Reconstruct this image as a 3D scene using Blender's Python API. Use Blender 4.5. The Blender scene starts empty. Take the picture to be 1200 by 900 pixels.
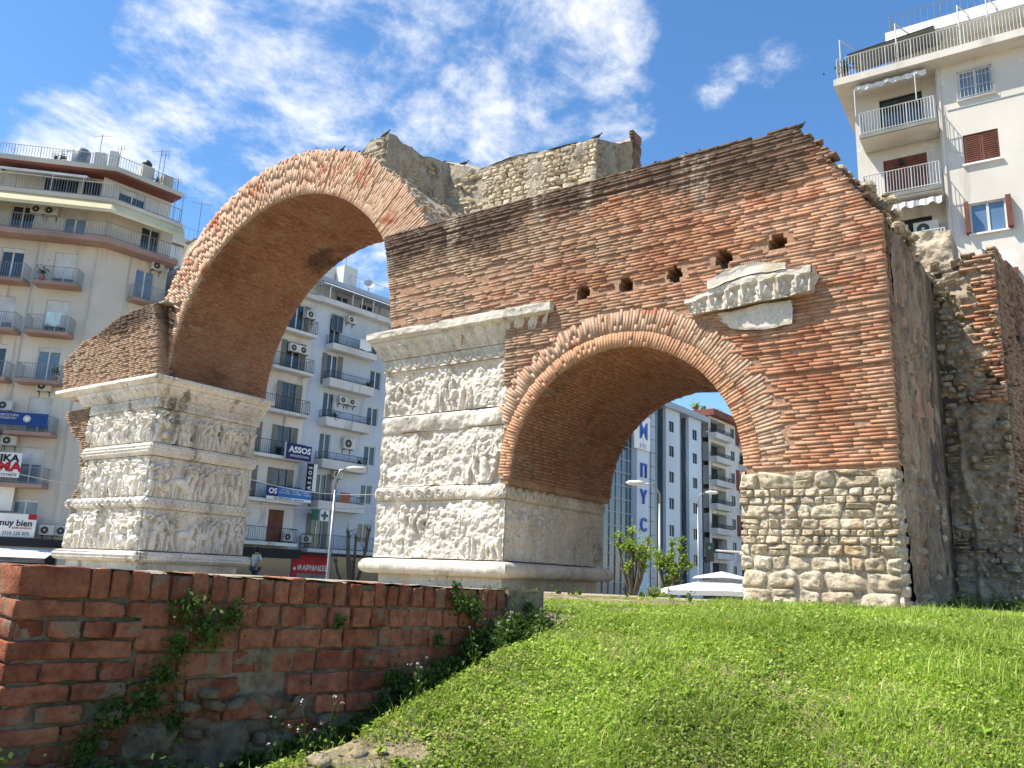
import bpy, math, random
import numpy as np
from mathutils import Vector, Matrix
random.seed(7); RNG=np.random.default_rng(7)
R_=math.radians
C=bpy.context.scene.collection
sc=bpy.context.scene
EZ=2.3                                   # eye height above the street; everything is written relative to the eye and lifted at the end
# ------------------------------------------------------------------ camera
TH,RO,YA=R_(13.2276),R_(2.4225),R_(35.353); FPX=962.06
Fv=np.array([-math.sin(YA)*math.cos(TH),math.cos(YA)*math.cos(TH),math.sin(TH)])
_r=np.array([math.cos(YA),math.sin(YA),0]); _u=np.cross(_r,Fv)
Rv=math.cos(RO)*_r+math.sin(RO)*_u; Uv=-math.sin(RO)*_r+math.cos(RO)*_u
cam=bpy.data.cameras.new('camera'); co=bpy.data.objects.new('camera',cam); C.objects.link(co); sc.camera=co
cam.sensor_width=36; cam.lens=FPX/1200*36; cam.clip_end=6000; cam.clip_start=.05
co.matrix_world=Matrix([[Rv[0],Uv[0],-Fv[0],0],[Rv[1],Uv[1],-Fv[1],0],[Rv[2],Uv[2],-Fv[2],0],[0,0,0,1]])
def ray(x,y): return Fv*FPX+Rv*(x-600)+Uv*(450-y)
def at(x,y,d):
    v=ray(x,y); return v*d/math.hypot(v[0],v[1])
def onY(x,y,Y): v=ray(x,y); return v*Y/v[1]
# ------------------------------------------------------------------ sky and sun
SUN_EL,SUN_AZ=57,226
W=bpy.data.worlds.new('World'); sc.world=W; W.use_nodes=True
nt=W.node_tree; N=nt.nodes; L=nt.links; N.clear()
def nd(t,**k):
    n=N.new(t)
    for a,b in k.items(): setattr(n,a,b)
    return n
sky=nd('ShaderNodeTexSky',sky_type='NISHITA'); sky.sun_disc=False; sky.sun_elevation=R_(SUN_EL); sky.sun_rotation=R_(SUN_AZ)
sky.air_density=1.0; sky.dust_density=.25; sky.ozone_density=2.2
tc=nd('ShaderNodeTexCoord')
sep=nd('ShaderNodeSeparateXYZ'); L.new(tc.outputs['Generated'],sep.inputs[0])
def mth(op,a,b=None,c=None,clamp=False):
    n=nd('ShaderNodeMath',operation=op); n.use_clamp=clamp
    for i,v in enumerate((a,b,c)):
        if v is None: continue
        if isinstance(v,(int,float)): n.inputs[i].default_value=v
        else: L.new(v,n.inputs[i])
    return n.outputs[0]
zz=mth('ADD',sep.outputs[2],.18)
cx=mth('DIVIDE',sep.outputs[0],zz); cy=mth('DIVIDE',sep.outputs[1],zz)
cmb=nd('ShaderNodeCombineXYZ'); L.new(cx,cmb.inputs[0]); L.new(cy,cmb.inputs[1])
def noise(scale,det,rough,dist,off,stretch=None):
    mp=nd('ShaderNodeMapping'); L.new(cmb.outputs[0],mp.inputs[0]); mp.inputs['Location'].default_value=off
    if stretch: mp.inputs['Rotation'].default_value=(0,0,stretch[0]); mp.inputs['Scale'].default_value=(stretch[1],1,1)
    n=nd('ShaderNodeTexNoise'); L.new(mp.outputs[0],n.inputs['Vector'])
    n.inputs['Scale'].default_value=scale; n.inputs['Detail'].default_value=det; n.inputs['Roughness'].default_value=rough; n.inputs['Distortion'].default_value=dist
    return n.outputs['Fac']
blobs=[((300,50),.09,.50),((390,70),.10,.55),((470,110),.10,.55),((580,120),.05,.45),((310,150),.07,.5),((250,20),.05,.4),((520,70),.08,.4),((120,160),.04,.42),((700,15),.06,.42),((640,50),.05,.22),
       ((745,145),.03,.55),((700,108),.03,.42),((660,125),.025,.4),((440,310),.05,.5),((205,140),.04,.35),((930,70),.03,.36),((850,60),.03,.15),((20,190),.04,.25),((858,92),.02,.36),((825,122),.02,.34),((510,5),.05,.3),((980,138),.02,.25),((160,125),.03,.3),((60,170),.03,.3)]
dens=None
for (px,s,a) in blobs:
    v=ray(*px); v=v/np.linalg.norm(v)
    dt=nd('ShaderNodeVectorMath',operation='DOT_PRODUCT'); L.new(tc.outputs['Generated'],dt.inputs[0]); dt.inputs[1].default_value=tuple(v)
    e=mth('DIVIDE',mth('SUBTRACT',1.0,dt.outputs['Value']),s*s/2)
    g=mth('MULTIPLY',mth('EXPONENT',mth('MULTIPLY',e,-.5)),a)
    dens=g if dens is None else mth('ADD',dens,g)
# clouds elsewhere in the sky too
bg_=mth('MULTIPLY',mth('SUBTRACT',noise(.7,3,.5,0,(3.1,7.2,0)),.55),1.2)
dens=mth('MAXIMUM',mth('MINIMUM',dens,.50),mth('MULTIPLY',bg_,.3))
n1=noise(3.4,12,.62,.35,(1.3,.4,0),(.5,1.15)); n2=noise(10,10,.65,.25,(5,2,0),(.5,1.1))
nn=mth('ADD',mth('MULTIPLY',n1,.66),mth('MULTIPLY',n2,.34))
cf=nd('ShaderNodeMapRange'); cf.interpolation_type='SMOOTHSTEP'
L.new(mth('ADD',nn,mth('MULTIPLY',dens,.52)),cf.inputs[0]); cf.inputs[1].default_value=.675; cf.inputs[2].default_value=.93
hs=nd('ShaderNodeHueSaturation'); hs.inputs['Saturation'].default_value=1.22; hs.inputs['Value'].default_value=1.42; L.new(sky.outputs[0],hs.inputs['Color'])
mx=nd('ShaderNodeMix',data_type='RGBA'); L.new(cf.outputs[0],mx.inputs[0]); L.new(hs.outputs[0],mx.inputs[6]); mx.inputs[7].default_value=(8.0,8.0,8.0,1)
bgn=nd('ShaderNodeBackground'); L.new(mx.outputs[2],bgn.inputs[0]); bgn.inputs[1].default_value=.098
wo=nd('ShaderNodeOutputWorld'); L.new(bgn.outputs[0],wo.inputs[0])
sl=bpy.data.lights.new('sun','SUN'); so=bpy.data.objects.new('sun',sl); C.objects.link(so)
sl.energy=5.0; sl.angle=R_(.53); sl.color=(1,.93,.81)
sd=Vector((math.sin(R_(SUN_AZ))*math.cos(R_(SUN_EL)),math.cos(R_(SUN_AZ))*math.cos(R_(SUN_EL)),math.sin(R_(SUN_EL))))
so.rotation_euler=sd.to_track_quat('Z','Y').to_euler(); so.location=(-30,-30,60)
vs=sc.view_settings; vs.view_transform='Standard'; vs.look='None'; vs.exposure=.68; vs.gamma=1; vs.use_curve_mapping=False
sc.render.engine='CYCLES'; sc.cycles.max_bounces=6; sc.cycles.diffuse_bounces=3

# ------------------------------------------------------------------ materials
def mat(name,cols,scale=3.0,rough=.85,bump=.0,bscale=20.,island=0.,detail=6,metal=0.,stain=None,spec=.3,trans=0.,vmul=(.8,1.15),streak=None,bdist=.02,fine=None):
    """cols: list of colours in a noise driven ramp. island: amount by which each loose piece takes its own place on the ramp."""
    m=bpy.data.materials.new(name); m.use_nodes=True; t=m.node_tree; n=t.nodes; l=t.links
    b=n['Principled BSDF']; b.inputs['Roughness'].default_value=rough; b.inputs['Metallic'].default_value=metal; b.inputs['Specular IOR Level'].default_value=spec
    c=n.new('ShaderNodeTexCoord'); ns=n.new('ShaderNodeTexNoise'); l.new(c.outputs['Object'],ns.inputs['Vector']); ns.inputs['Scale'].default_value=scale; ns.inputs['Detail'].default_value=detail; ns.inputs['Roughness'].default_value=.6
    fac=ns.outputs['Fac']
    mr=n.new('ShaderNodeMapRange'); l.new(fac,mr.inputs[0]); mr.inputs[1].default_value=.28; mr.inputs[2].default_value=.72; fac=mr.outputs[0]
    if island>0:
        g=n.new('ShaderNodeNewGeometry'); mi=n.new('ShaderNodeMix'); mi.data_type='FLOAT'; mi.inputs[0].default_value=island
        l.new(fac,mi.inputs[2]); l.new(g.outputs['Random Per Island'],mi.inputs[3]); fac=mi.outputs[0]
    cr=n.new('ShaderNodeValToRGB'); l.new(fac,cr.inputs[0]); e=cr.color_ramp.elements
    k=len(cols)
    while len(e)<k: e.new(.5)
    for i in range(k): e[i].position=(i/(k-1) if k>1 else 0) if island==0 else .12+.76*(i/(k-1) if k>1 else 0); e[i].color=(*cols[i],1)
    if k==1: e[1].color=(*cols[0],1)
    col=cr.outputs[0]
    n2=n.new('ShaderNodeTexNoise'); l.new(c.outputs['Object'],n2.inputs['Vector']); n2.inputs['Scale'].default_value=scale*.35; n2.inputs['Detail'].default_value=4
    m2=n.new('ShaderNodeMapRange'); l.new(n2.outputs['Fac'],m2.inputs[0]); m2.inputs[1].default_value=.3; m2.inputs[2].default_value=.7; m2.inputs[3].default_value=vmul[0]; m2.inputs[4].default_value=vmul[1]
    mm=n.new('ShaderNodeVectorMath'); mm.operation='SCALE'; l.new(col,mm.inputs[0]); l.new(m2.outputs[0],mm.inputs['Scale']); col=mm.outputs[0]
    if fine is None: fine=(.62,1.32,22.) if bump>=.5 else None
    if fine:
        nf=n.new('ShaderNodeTexNoise'); l.new(c.outputs['Object'],nf.inputs['Vector']); nf.inputs['Scale'].default_value=fine[2]; nf.inputs['Detail'].default_value=5; nf.inputs['Roughness'].default_value=.75
        mf=n.new('ShaderNodeMapRange'); l.new(nf.outputs['Fac'],mf.inputs[0]); mf.inputs[1].default_value=.32; mf.inputs[2].default_value=.68; mf.inputs[3].default_value=fine[0]; mf.inputs[4].default_value=fine[1]
        sc2=n.new('ShaderNodeVectorMath'); sc2.operation='SCALE'; l.new(col,sc2.inputs[0]); l.new(mf.outputs[0],sc2.inputs['Scale']); col=sc2.outputs[0]
    if stain:   # list of (colour, noise scale vector, low, high, optional z range)
        for (sc_,vec,lo,hi,zr) in stain:
            mp=n.new('ShaderNodeMapping'); l.new(c.outputs['Object'],mp.inputs[0]); mp.inputs['Scale'].default_value=vec; mp.inputs['Location'].default_value=(lo*37,hi*11,1.7)
            n3=n.new('ShaderNodeTexNoise'); l.new(mp.outputs[0],n3.inputs['Vector']); n3.inputs['Scale'].default_value=1; n3.inputs['Detail'].default_value=7; n3.inputs['Roughness'].default_value=.62
            v=n3.outputs['Fac']
            if zr:
                sp=n.new('ShaderNodeSeparateXYZ'); l.new(c.outputs['Object'],sp.inputs[0])
                ax,a0,a1,amt=zr
                m3=n.new('ShaderNodeMapRange'); l.new(sp.outputs[ax],m3.inputs[0]); m3.inputs[1].default_value=a0; m3.inputs[2].default_value=a1; m3.inputs[3].default_value=-amt*.5; m3.inputs[4].default_value=amt*.5
                ad=n.new('ShaderNodeMath'); ad.operation='ADD'; l.new(v,ad.inputs[0]); l.new(m3.outputs[0],ad.inputs[1]); v=ad.outputs[0]
            m4=n.new('ShaderNodeMapRange'); m4.interpolation_type='SMOOTHSTEP'; l.new(v,m4.inputs[0]); m4.inputs[1].default_value=lo; m4.inputs[2].default_value=hi; m4.inputs[4].default_value=.92
            mi=n.new('ShaderNodeMix'); mi.data_type='RGBA'; l.new(m4.outputs[0],mi.inputs[0]); l.new(col,mi.inputs[6]); mi.inputs[7].default_value=(*sc_,1); col=mi.outputs[2]
    l.new(col,b.inputs['Base Color'])
    if bump>0:
        nb=n.new('ShaderNodeTexNoise'); l.new(c.outputs['Object'],nb.inputs['Vector']); nb.inputs['Scale'].default_value=bscale; nb.inputs['Detail'].default_value=8; nb.inputs['Roughness'].default_value=.65
        bp=n.new('ShaderNodeBump'); bp.inputs['Strength'].default_value=bump; bp.inputs['Distance'].default_value=bdist; l.new(nb.outputs['Fac'],bp.inputs['Height']); l.new(bp.outputs[0],b.inputs['Normal'])
    if trans>0:
        tr=n.new('ShaderNodeBsdfTranslucent'); l.new(col,tr.inputs[0]); ms=n.new('ShaderNodeMixShader'); ms.inputs[0].default_value=trans
        l.new(b.outputs[0],ms.inputs[1]); l.new(tr.outputs[0],ms.inputs[2]); l.new(ms.outputs[0],n['Material Output'].inputs[0])
    return m
M={}
DK=(.06,.042,.032)
M['brick_face']=mat('brick_face',[(.36,.145,.08),(.47,.22,.125),(.54,.29,.175),(.54,.34,.22),(.41,.17,.095),(.52,.30,.19)],.7,.95,1.0,45,.22,fine=(.8,1.15,16),stain=[((.36,.25,.17),(.45,.5,.8),.40,.62,(0,-5,-12,.40)),((.10,.065,.045),(.45,.5,.8),.46,.68,(2,6.1,8.5,.80)),((.42,.34,.25),(1.6,1,.45),.58,.72,(2,2,8,.1)),((.32,.10,.06),(.9,1,1.3),.60,.72,None)])
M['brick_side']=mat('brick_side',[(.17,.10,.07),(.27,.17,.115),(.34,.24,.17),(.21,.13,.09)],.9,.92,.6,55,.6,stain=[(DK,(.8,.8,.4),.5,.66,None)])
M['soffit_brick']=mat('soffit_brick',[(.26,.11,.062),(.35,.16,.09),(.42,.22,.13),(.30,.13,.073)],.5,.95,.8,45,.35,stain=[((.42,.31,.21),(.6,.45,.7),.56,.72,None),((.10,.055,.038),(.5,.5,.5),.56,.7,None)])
M['arch_brick']=mat('arch_brick',[(.48,.26,.16),(.58,.37,.24),(.62,.44,.31),(.52,.30,.19),(.62,.43,.30)],.8,.95,1.0,45,.35,fine=(.78,1.18,20),stain=[((.42,.13,.07),(.9,.9,.9),.56,.68,None),(DK,(1.2,1.2,1.2),.66,.76,None)])
M['inner_arch_brick']=mat('inner_arch_brick',[(.50,.25,.14),(.60,.34,.20),(.54,.28,.16)],1.0,.95,.9,45,.4)
M['mortar']=mat('mortar',[(.30,.165,.10),(.40,.235,.15),(.45,.30,.20)],2.5,.95,.8,30,stain=[(DK,(.5,.5,.8),.50,.70,(2,6.0,8.6,.7))])
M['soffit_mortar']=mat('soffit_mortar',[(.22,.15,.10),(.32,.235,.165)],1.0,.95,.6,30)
M['marble']=mat('marble',[(.66,.59,.49),(.80,.73,.63),(.86,.81,.72),(.72,.65,.54)],2.2,.7,.55,38,stain=[((.20,.17,.13),(1.6,1.6,.55),.55,.70,None),((.26,.23,.19),(9,9,9),.60,.70,None),((.52,.38,.22),(.9,.9,.9),.63,.75,None)],bdist=.02,fine=(.80,1.15,20))
M['white_marble']=mat('white_marble',[(.54,.48,.40),(.65,.585,.49),(.72,.655,.56),(.60,.52,.42)],2.0,.7,.5,34,stain=[((.27,.24,.20),(1.4,1.4,.7),.59,.74,None),((.24,.21,.17),(8,8,8),.61,.70,None),((.60,.47,.30),(1.2,1.2,1.2),.60,.72,None)],bdist=.02,fine=(.78,1.15,20))
M['rubble']=mat('rubble',[(.34,.27,.19),(.58,.48,.34),(.68,.58,.43),(.46,.36,.24),(.62,.53,.38)],2.5,.9,1.0,22,.55,stain=[((.50,.32,.15),(.8,.8,.8),.64,.74,None),((.17,.15,.13),(2,2,2),.60,.72,None)],bdist=.03)
M['old_rubble']=mat('old_rubble',[(.26,.20,.14),(.42,.34,.24),(.52,.43,.31),(.33,.26,.18)],2.0,.95,1.0,18,.45,stain=[((.15,.10,.07),(.8,.8,.8),.56,.70,None)],bdist=.04)
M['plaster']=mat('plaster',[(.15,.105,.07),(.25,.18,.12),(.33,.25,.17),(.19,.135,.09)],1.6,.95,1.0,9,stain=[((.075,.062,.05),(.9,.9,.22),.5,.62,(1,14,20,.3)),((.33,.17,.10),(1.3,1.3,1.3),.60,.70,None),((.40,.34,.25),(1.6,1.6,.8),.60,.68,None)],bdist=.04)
M['concrete']=mat('concrete',[(.26,.22,.17),(.40,.35,.27),(.48,.43,.34)],1.4,.95,.9,14,stain=[((.12,.10,.08),(.9,.9,.5),.54,.68,None)],bdist=.04)
M['red_brick']=mat('red_brick',[(.19,.055,.030),(.33,.105,.052),(.42,.16,.085),(.24,.070,.038)],7,.95,1.0,60,.55,stain=[((.27,.20,.13),(7,7,7),.54,.66,None),((.06,.05,.035),(2.5,2.5,4),.54,.70,None),((.07,.07,.03),(1.5,1.5,1.5),.55,.70,(2,-.3,-1.0,.3))],bdist=.015)
M['grey_mortar']=mat('grey_mortar',[(.13,.095,.06),(.26,.20,.13),(.18,.135,.085)],9,.95,1.0,24,stain=[((.07,.08,.03),(2,2,2),.56,.7,None)])
M['footing']=mat('footing',[(.09,.065,.042),(.18,.13,.08),(.24,.18,.11),(.07,.05,.032)],7,.95,1.0,24,stain=[((.20,.06,.035),(4,4,4),.60,.68,None),((.07,.08,.03),(3,3,3),.58,.7,None)])
M['soil']=mat('soil',[(.16,.12,.075),(.29,.22,.14),(.42,.34,.22),(.20,.17,.09)],3,.95,1.0,14,stain=[((.13,.13,.05),(5,5,5),.50,.60,None),((.42,.36,.27),(.8,.8,.8),.5,.6,(1,10.5,16.5,1.4))],bdist=.05)  # pale ground round the monument is added to bounce warm light onto the soffits
M['sandy']=mat('sandy',[(.34,.27,.17),(.46,.38,.26)],6,.95,1.0,40)
M['asphalt']=mat('asphalt',[(.045,.045,.047),(.06,.06,.06)],4,.9,.4,60)
M['paving']=mat('paving',[(.28,.27,.25),(.36,.35,.32)],3,.9,.3,40)
M['paint']=mat('paint',[(.75,.75,.73)],3,.6)
M['grass']=mat('grass',[(.08,.15,.015),(.22,.36,.028),(.36,.50,.050),(.52,.56,.16),(.24,.39,.034),(.12,.24,.020)],2.6,.55,0,20,.55,trans=.42,vmul=(.62,1.30),stain=[((.42,.46,.14),(1.4,1.4,1.4),.58,.74,None)])
M['weed']=mat('weed',[(.05,.095,.014),(.09,.15,.024),(.14,.20,.035)],2,.6,0,20,.6,trans=.3)
M['leaf']=mat('leaf',[(.13,.21,.025),(.24,.35,.05),(.34,.45,.08)],2,.55,0,20,.6,trans=.35)
M['dark_leaf']=mat('dark_leaf',[(.03,.06,.015),(.06,.10,.025)],2,.6,0,20,.6,trans=.25)
M['bark']=mat('bark',[(.10,.085,.06),(.20,.17,.13)],6,.95,.9,30)
M['petal']=mat('petal',[(.75,.74,.70)],3,.6,trans=.3); M['yellow_petal']=mat('yellow_petal',[(.75,.6,.04)],3,.6,trans=.3)
M['cream']=mat('cream',[(.62,.575,.49),(.69,.645,.56)],.4,.9,.2,20,stain=[((.40,.35,.28),(1.3,1.3,.14),.55,.74,None)])
M['cream_trim']=mat('cream_trim',[(.55,.52,.45)],1,.9,.2,20)
M['purple_slab']=mat('purple_slab',[(.34,.22,.19),(.40,.27,.23)],1,.9,.2,20)
M['yellow_canvas']=mat('yellow_canvas',[(.64,.56,.34),(.70,.62,.40)],1,.85)
M['white_plaster']=mat('white_plaster',[(.60,.59,.56),(.66,.65,.62)],.5,.9,.25,20,stain=[((.42,.41,.39),(.9,.9,.10),.62,.8,None)])
M['blue_plaster']=mat('blue_plaster',[(.50,.57,.64),(.57,.63,.69)],.5,.9,.25,20,stain=[((.24,.29,.35),(1,1,.15),.56,.74,None)])
M['old_plaster']=mat('old_plaster',[(.58,.57,.54),(.68,.67,.63)],.6,.9,.3,20,stain=[((.30,.28,.25),(1.2,1.2,.35),.54,.70,None)])
M['grey_panel']=mat('grey_panel',[(.42,.48,.55),(.47,.53,.59)],.3,.5,.05,20)
M['pale_panel']=mat('pale_panel',[(.55,.62,.68)],.3,.45)
M['teal_glass']=mat('teal_glass',[(.03,.06,.08),(.06,.11,.14)],.6,.08,spec=.8)
M['tile_panel']=mat('tile_panel',[(.33,.38,.43),(.38,.43,.48)],.5,.4)
M['brown_trim']=mat('brown_trim',[(.20,.07,.05)],1,.9)
M['right_wall']=mat('right_wall',[(.62,.58,.51),(.67,.63,.56)],.5,.9,.2,20,stain=[((.44,.41,.35),(1.6,1.6,.16),.54,.74,None),((.72,.70,.64),(.6,.6,.9),.60,.64,None)])
M['glass']=mat('glass',[(.015,.022,.03),(.04,.055,.07)],.7,.06,spec=.8)
M['sky_glass']=mat('sky_glass',[(.10,.18,.30),(.16,.26,.40)],.7,.08,spec=.8)
M['curtain_glass']=mat('curtain_glass',[(.10,.16,.23),(.22,.30,.38)],1.5,.12,spec=.7)
M['frame_white']=mat('frame_white',[(.70,.70,.68)],2,.5); M['dark_metal']=mat('dark_metal',[(.035,.035,.04)],2,.5,metal=.3)
M['rail']=mat('rail',[(.26,.27,.27)],2,.5,metal=.4); M['white_rail']=mat('white_rail',[(.55,.55,.53)],2,.5)
M['shutter_brown']=mat('shutter_brown',[(.13,.045,.028),(.19,.07,.045)],4,.7); M['shutter_grey']=mat('shutter_grey',[(.20,.20,.18)],4,.7); M['shutter_white']=mat('shutter_white',[(.62,.62,.60)],4,.7)
M['ac_white']=mat('ac_white',[(.55,.54,.50),(.62,.61,.57)],4,.6); M['ac_dark']=mat('ac_dark',[(.06,.06,.06)],4,.6)
M['black']=mat('black',[(.012,.012,.014)],2,.6); M['white']=mat('white',[(.78,.78,.76)],2,.6); M['canvas']=mat('canvas',[(.74,.72,.68)],2,.9)
M['blue_sign']=mat('blue_sign',[(.012,.055,.22)],2,.5); M['navy_sign']=mat('navy_sign',[(.012,.018,.13)],2,.5); M['sky_sign']=mat('sky_sign',[(.03,.16,.46)],2,.5)
M['letter_blue']=mat('letter_blue',[(.02,.08,.42)],2,.4); M['red_sign']=mat('red_sign',[(.45,.012,.018)],2,.5); M['green_sign']=mat('green_sign',[(.02,.12,.08)],2,.5)
M['orange']=mat('orange',[(.75,.32,.03)],2,.5); M['steel']=mat('steel',[(.28,.29,.29)],2,.4,metal=.6)
M['pigeon']=mat('pigeon',[(.035,.037,.045),(.085,.09,.10)],9,.7); M['skin']=mat('skin',[(.45,.27,.19)],3,.6); M['hair']=mat('hair',[(.02,.015,.012)],3,.7); M['pale_cloth']=mat('pale_cloth',[(.40,.62,.66),(.62,.76,.78)],6,.9); M['denim']=mat('denim',[(.05,.08,.15)],6,.9)
M['terracotta']=mat('terracotta',[(.36,.12,.06)],3,.8)

# ------------------------------------------------------------------ object helpers
def tag(o,label,cat,group=None,kind=None):
    if label: o['label']=label
    if cat: o['category']=cat
    if group: o['group']=group
    if kind: o['kind']=kind
    return o
def empty(name,loc,label,cat,group=None):
    o=bpy.data.objects.new(name,None); C.objects.link(o); o.location=loc; o.empty_display_size=.3
    return tag(o,label,cat,group)
def link(name,me,m,parent=None,smooth=False):
    o=bpy.data.objects.new(name,me); C.objects.link(o)
    if m is not None: me.materials.append(m)
    if parent is not None:
        o.parent=parent; off=Vector((0,0,0)); p=parent
        while p is not None: off=off+p.location; p=p.parent
        o.location=-off
    if smooth: me.polygons.foreach_set('use_smooth',[True]*len(me.polygons))
    return o
def npmesh(name,V,Fc,m,parent=None,smooth=False):
    """V (n,3); Fc (k,4) quads or (k,3)"""
    V=np.asarray(V,np.float32); Fc=np.asarray(Fc,np.int32); k=Fc.shape[1]
    me=bpy.data.meshes.new(name); me.vertices.add(len(V)); me.vertices.foreach_set('co',V.ravel())
    me.loops.add(Fc.size); me.loops.foreach_set('vertex_index',Fc.ravel()); me.polygons.add(len(Fc))
    me.polygons.foreach_set('loop_start',np.arange(0,Fc.size,k,dtype=np.int32)); me.polygons.foreach_set('loop_total',np.full(len(Fc),k,np.int32))
    me.update(calc_edges=True); me.validate()
    return link(name,me,m,parent,smooth)
class MB:
    def __init__(s): s.v=[]; s.f=[]
    def quad(s,a,b,c,d):
        i=len(s.v); s.v+= [tuple(a),tuple(b),tuple(c),tuple(d)]; s.f.append((i,i+1,i+2,i+3)); return s
    def poly(s,pts):
        i=len(s.v); s.v+=[tuple(p) for p in pts]; s.f.append(tuple(range(i,i+len(pts)))); return s
    def hexa(s,p):   # 8 points: 0-3 bottom loop, 4-7 top loop
        i=len(s.v); s.v+=[tuple(q) for q in p]
        for f in ((0,3,2,1),(4,5,6,7),(0,1,5,4),(1,2,6,5),(2,3,7,6),(3,0,4,7)): s.f.append(tuple(i+k for k in f))
        return s
    def box(s,x0,x1,y0,y1,z0,z1): return s.hexa([(x0,y0,z0),(x1,y0,z0),(x1,y1,z0),(x0,y1,z0),(x0,y0,z1),(x1,y0,z1),(x1,y1,z1),(x0,y1,z1)])
    def tube(s,pts,rad,n=6,cap=True):
        pts=[Vector(p) for p in pts]; k=len(pts); rad=rad if isinstance(rad,(list,tuple)) else [rad]*k
        i0=len(s.v); prev=None
        for i,p in enumerate(pts):
            t=(pts[min(i+1,k-1)]-pts[max(i-1,0)]).normalized()
            a=prev if prev is not None else (Vector((0,0,1)) if abs(t.z)<.9 else Vector((1,0,0)))
            u=(a-t*a.dot(t)).normalized(); w=t.cross(u); prev=u
            for j in range(n):
                an=2*math.pi*j/n; s.v.append(tuple(p+(u*math.cos(an)+w*math.sin(an))*rad[i]))
        for i in range(k-1):
            for j in range(n):
                a=i0+i*n+j; b=i0+i*n+(j+1)%n; s.f.append((a,b,b+n,a+n))
        if cap: s.f.append(tuple(i0+j for j in range(n))[::-1]); s.f.append(tuple(i0+(k-1)*n+j for j in range(n)))
        return s
    def lathe(s,c,prof,n=12,axis='z'):
        i0=len(s.v); c=Vector(c)
        for (r,h) in prof:
            for j in range(n):
                a=2*math.pi*j/n
                s.v.append(tuple(c+(Vector((r*math.cos(a),r*math.sin(a),h)) if axis=='z' else Vector((r*math.cos(a),h,r*math.sin(a))))))
        for i in range(len(prof)-1):
            for j in range(n):
                a=i0+i*n+j; b=i0+i*n+(j+1)%n; s.f.append((a,b,b+n,a+n))
        return s
    def build(s,name,m,parent=None,smooth=False):
        me=bpy.data.meshes.new(name); me.from_pydata(s.v,[],s.f); me.update(); return link(name,me,m,parent,smooth)
def vnoise(x,y,seed,freq):
    """value noise, fractal with 4 octaves"""
    rg=np.random.default_rng(seed); T=rg.random((64,64)); out=0; amp=1; tot=0
    for o in range(5):
        X=x*freq*2**o+o*7.3; Y=y*freq*2**o+o*3.1; xi=np.floor(X).astype(int); yi=np.floor(Y).astype(int); fx=X-xi; fy=Y-yi; fx=fx*fx*(3-2*fx); fy=fy*fy*(3-2*fy)
        a=T[xi%64,yi%64]; b=T[(xi+1)%64,yi%64]; c=T[xi%64,(yi+1)%64]; d=T[(xi+1)%64,(yi+1)%64]
        out=out+amp*((a*(1-fx)+b*fx)*(1-fy)+(c*(1-fx)+d*fx)*fy); tot+=amp; amp*=.5
    return out/tot
def boxes(cen,hx,hy,hz,U=None,Vv=None,Wv=None,jit=.004,seed=1):
    """cen (n,3); half sizes (n,); optional axes (n,3). returns V,F"""
    rg=np.random.default_rng(seed); cen=np.asarray(cen,float); n=len(cen)
    if U is None: U=np.tile([1.,0,0],(n,1)); Vv=np.tile([0,1.,0],(n,1)); Wv=np.tile([0,0,1.],(n,1))
    sg=np.array([(-1,-1,-1),(1,-1,-1),(1,1,-1),(-1,1,-1),(-1,-1,1),(1,-1,1),(1,1,1),(-1,1,1)],float)
    P=cen[:,None,:]+sg[None,:,0:1]*(U*np.asarray(hx)[:,None])[:,None,:]+sg[None,:,1:2]*(Vv*np.asarray(hy)[:,None])[:,None,:]+sg[None,:,2:3]*(Wv*np.asarray(hz)[:,None])[:,None,:]
    P=P+rg.uniform(-jit,jit,P.shape)*np.array([.6,1,.7])
    f=np.array([(0,3,2,1),(4,5,6,7),(0,1,5,4),(1,2,6,5),(2,3,7,6),(3,0,4,7)])
    return P.reshape(-1,3),(f[None]+8*np.arange(n)[:,None,None]).reshape(-1,4)
def textmesh(txt,size,m,name,parent,mtx,extr=.01,bold=0.0,sx=1.0):
    cu=bpy.data.curves.new('t','FONT'); cu.body=txt; cu.size=size; cu.extrude=extr; cu.offset=bold; cu.resolution_u=2; cu.align_x='CENTER'; cu.align_y='CENTER'
    o=bpy.data.objects.new('t',cu); C.objects.link(o); dg=bpy.context.evaluated_depsgraph_get(); me=bpy.data.meshes.new_from_object(o.evaluated_get(dg)); bpy.data.objects.remove(o)
    me.transform(mtx@Matrix.Diagonal((sx,1,1,1))); ob=link(name,me,m,parent); return ob

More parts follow.
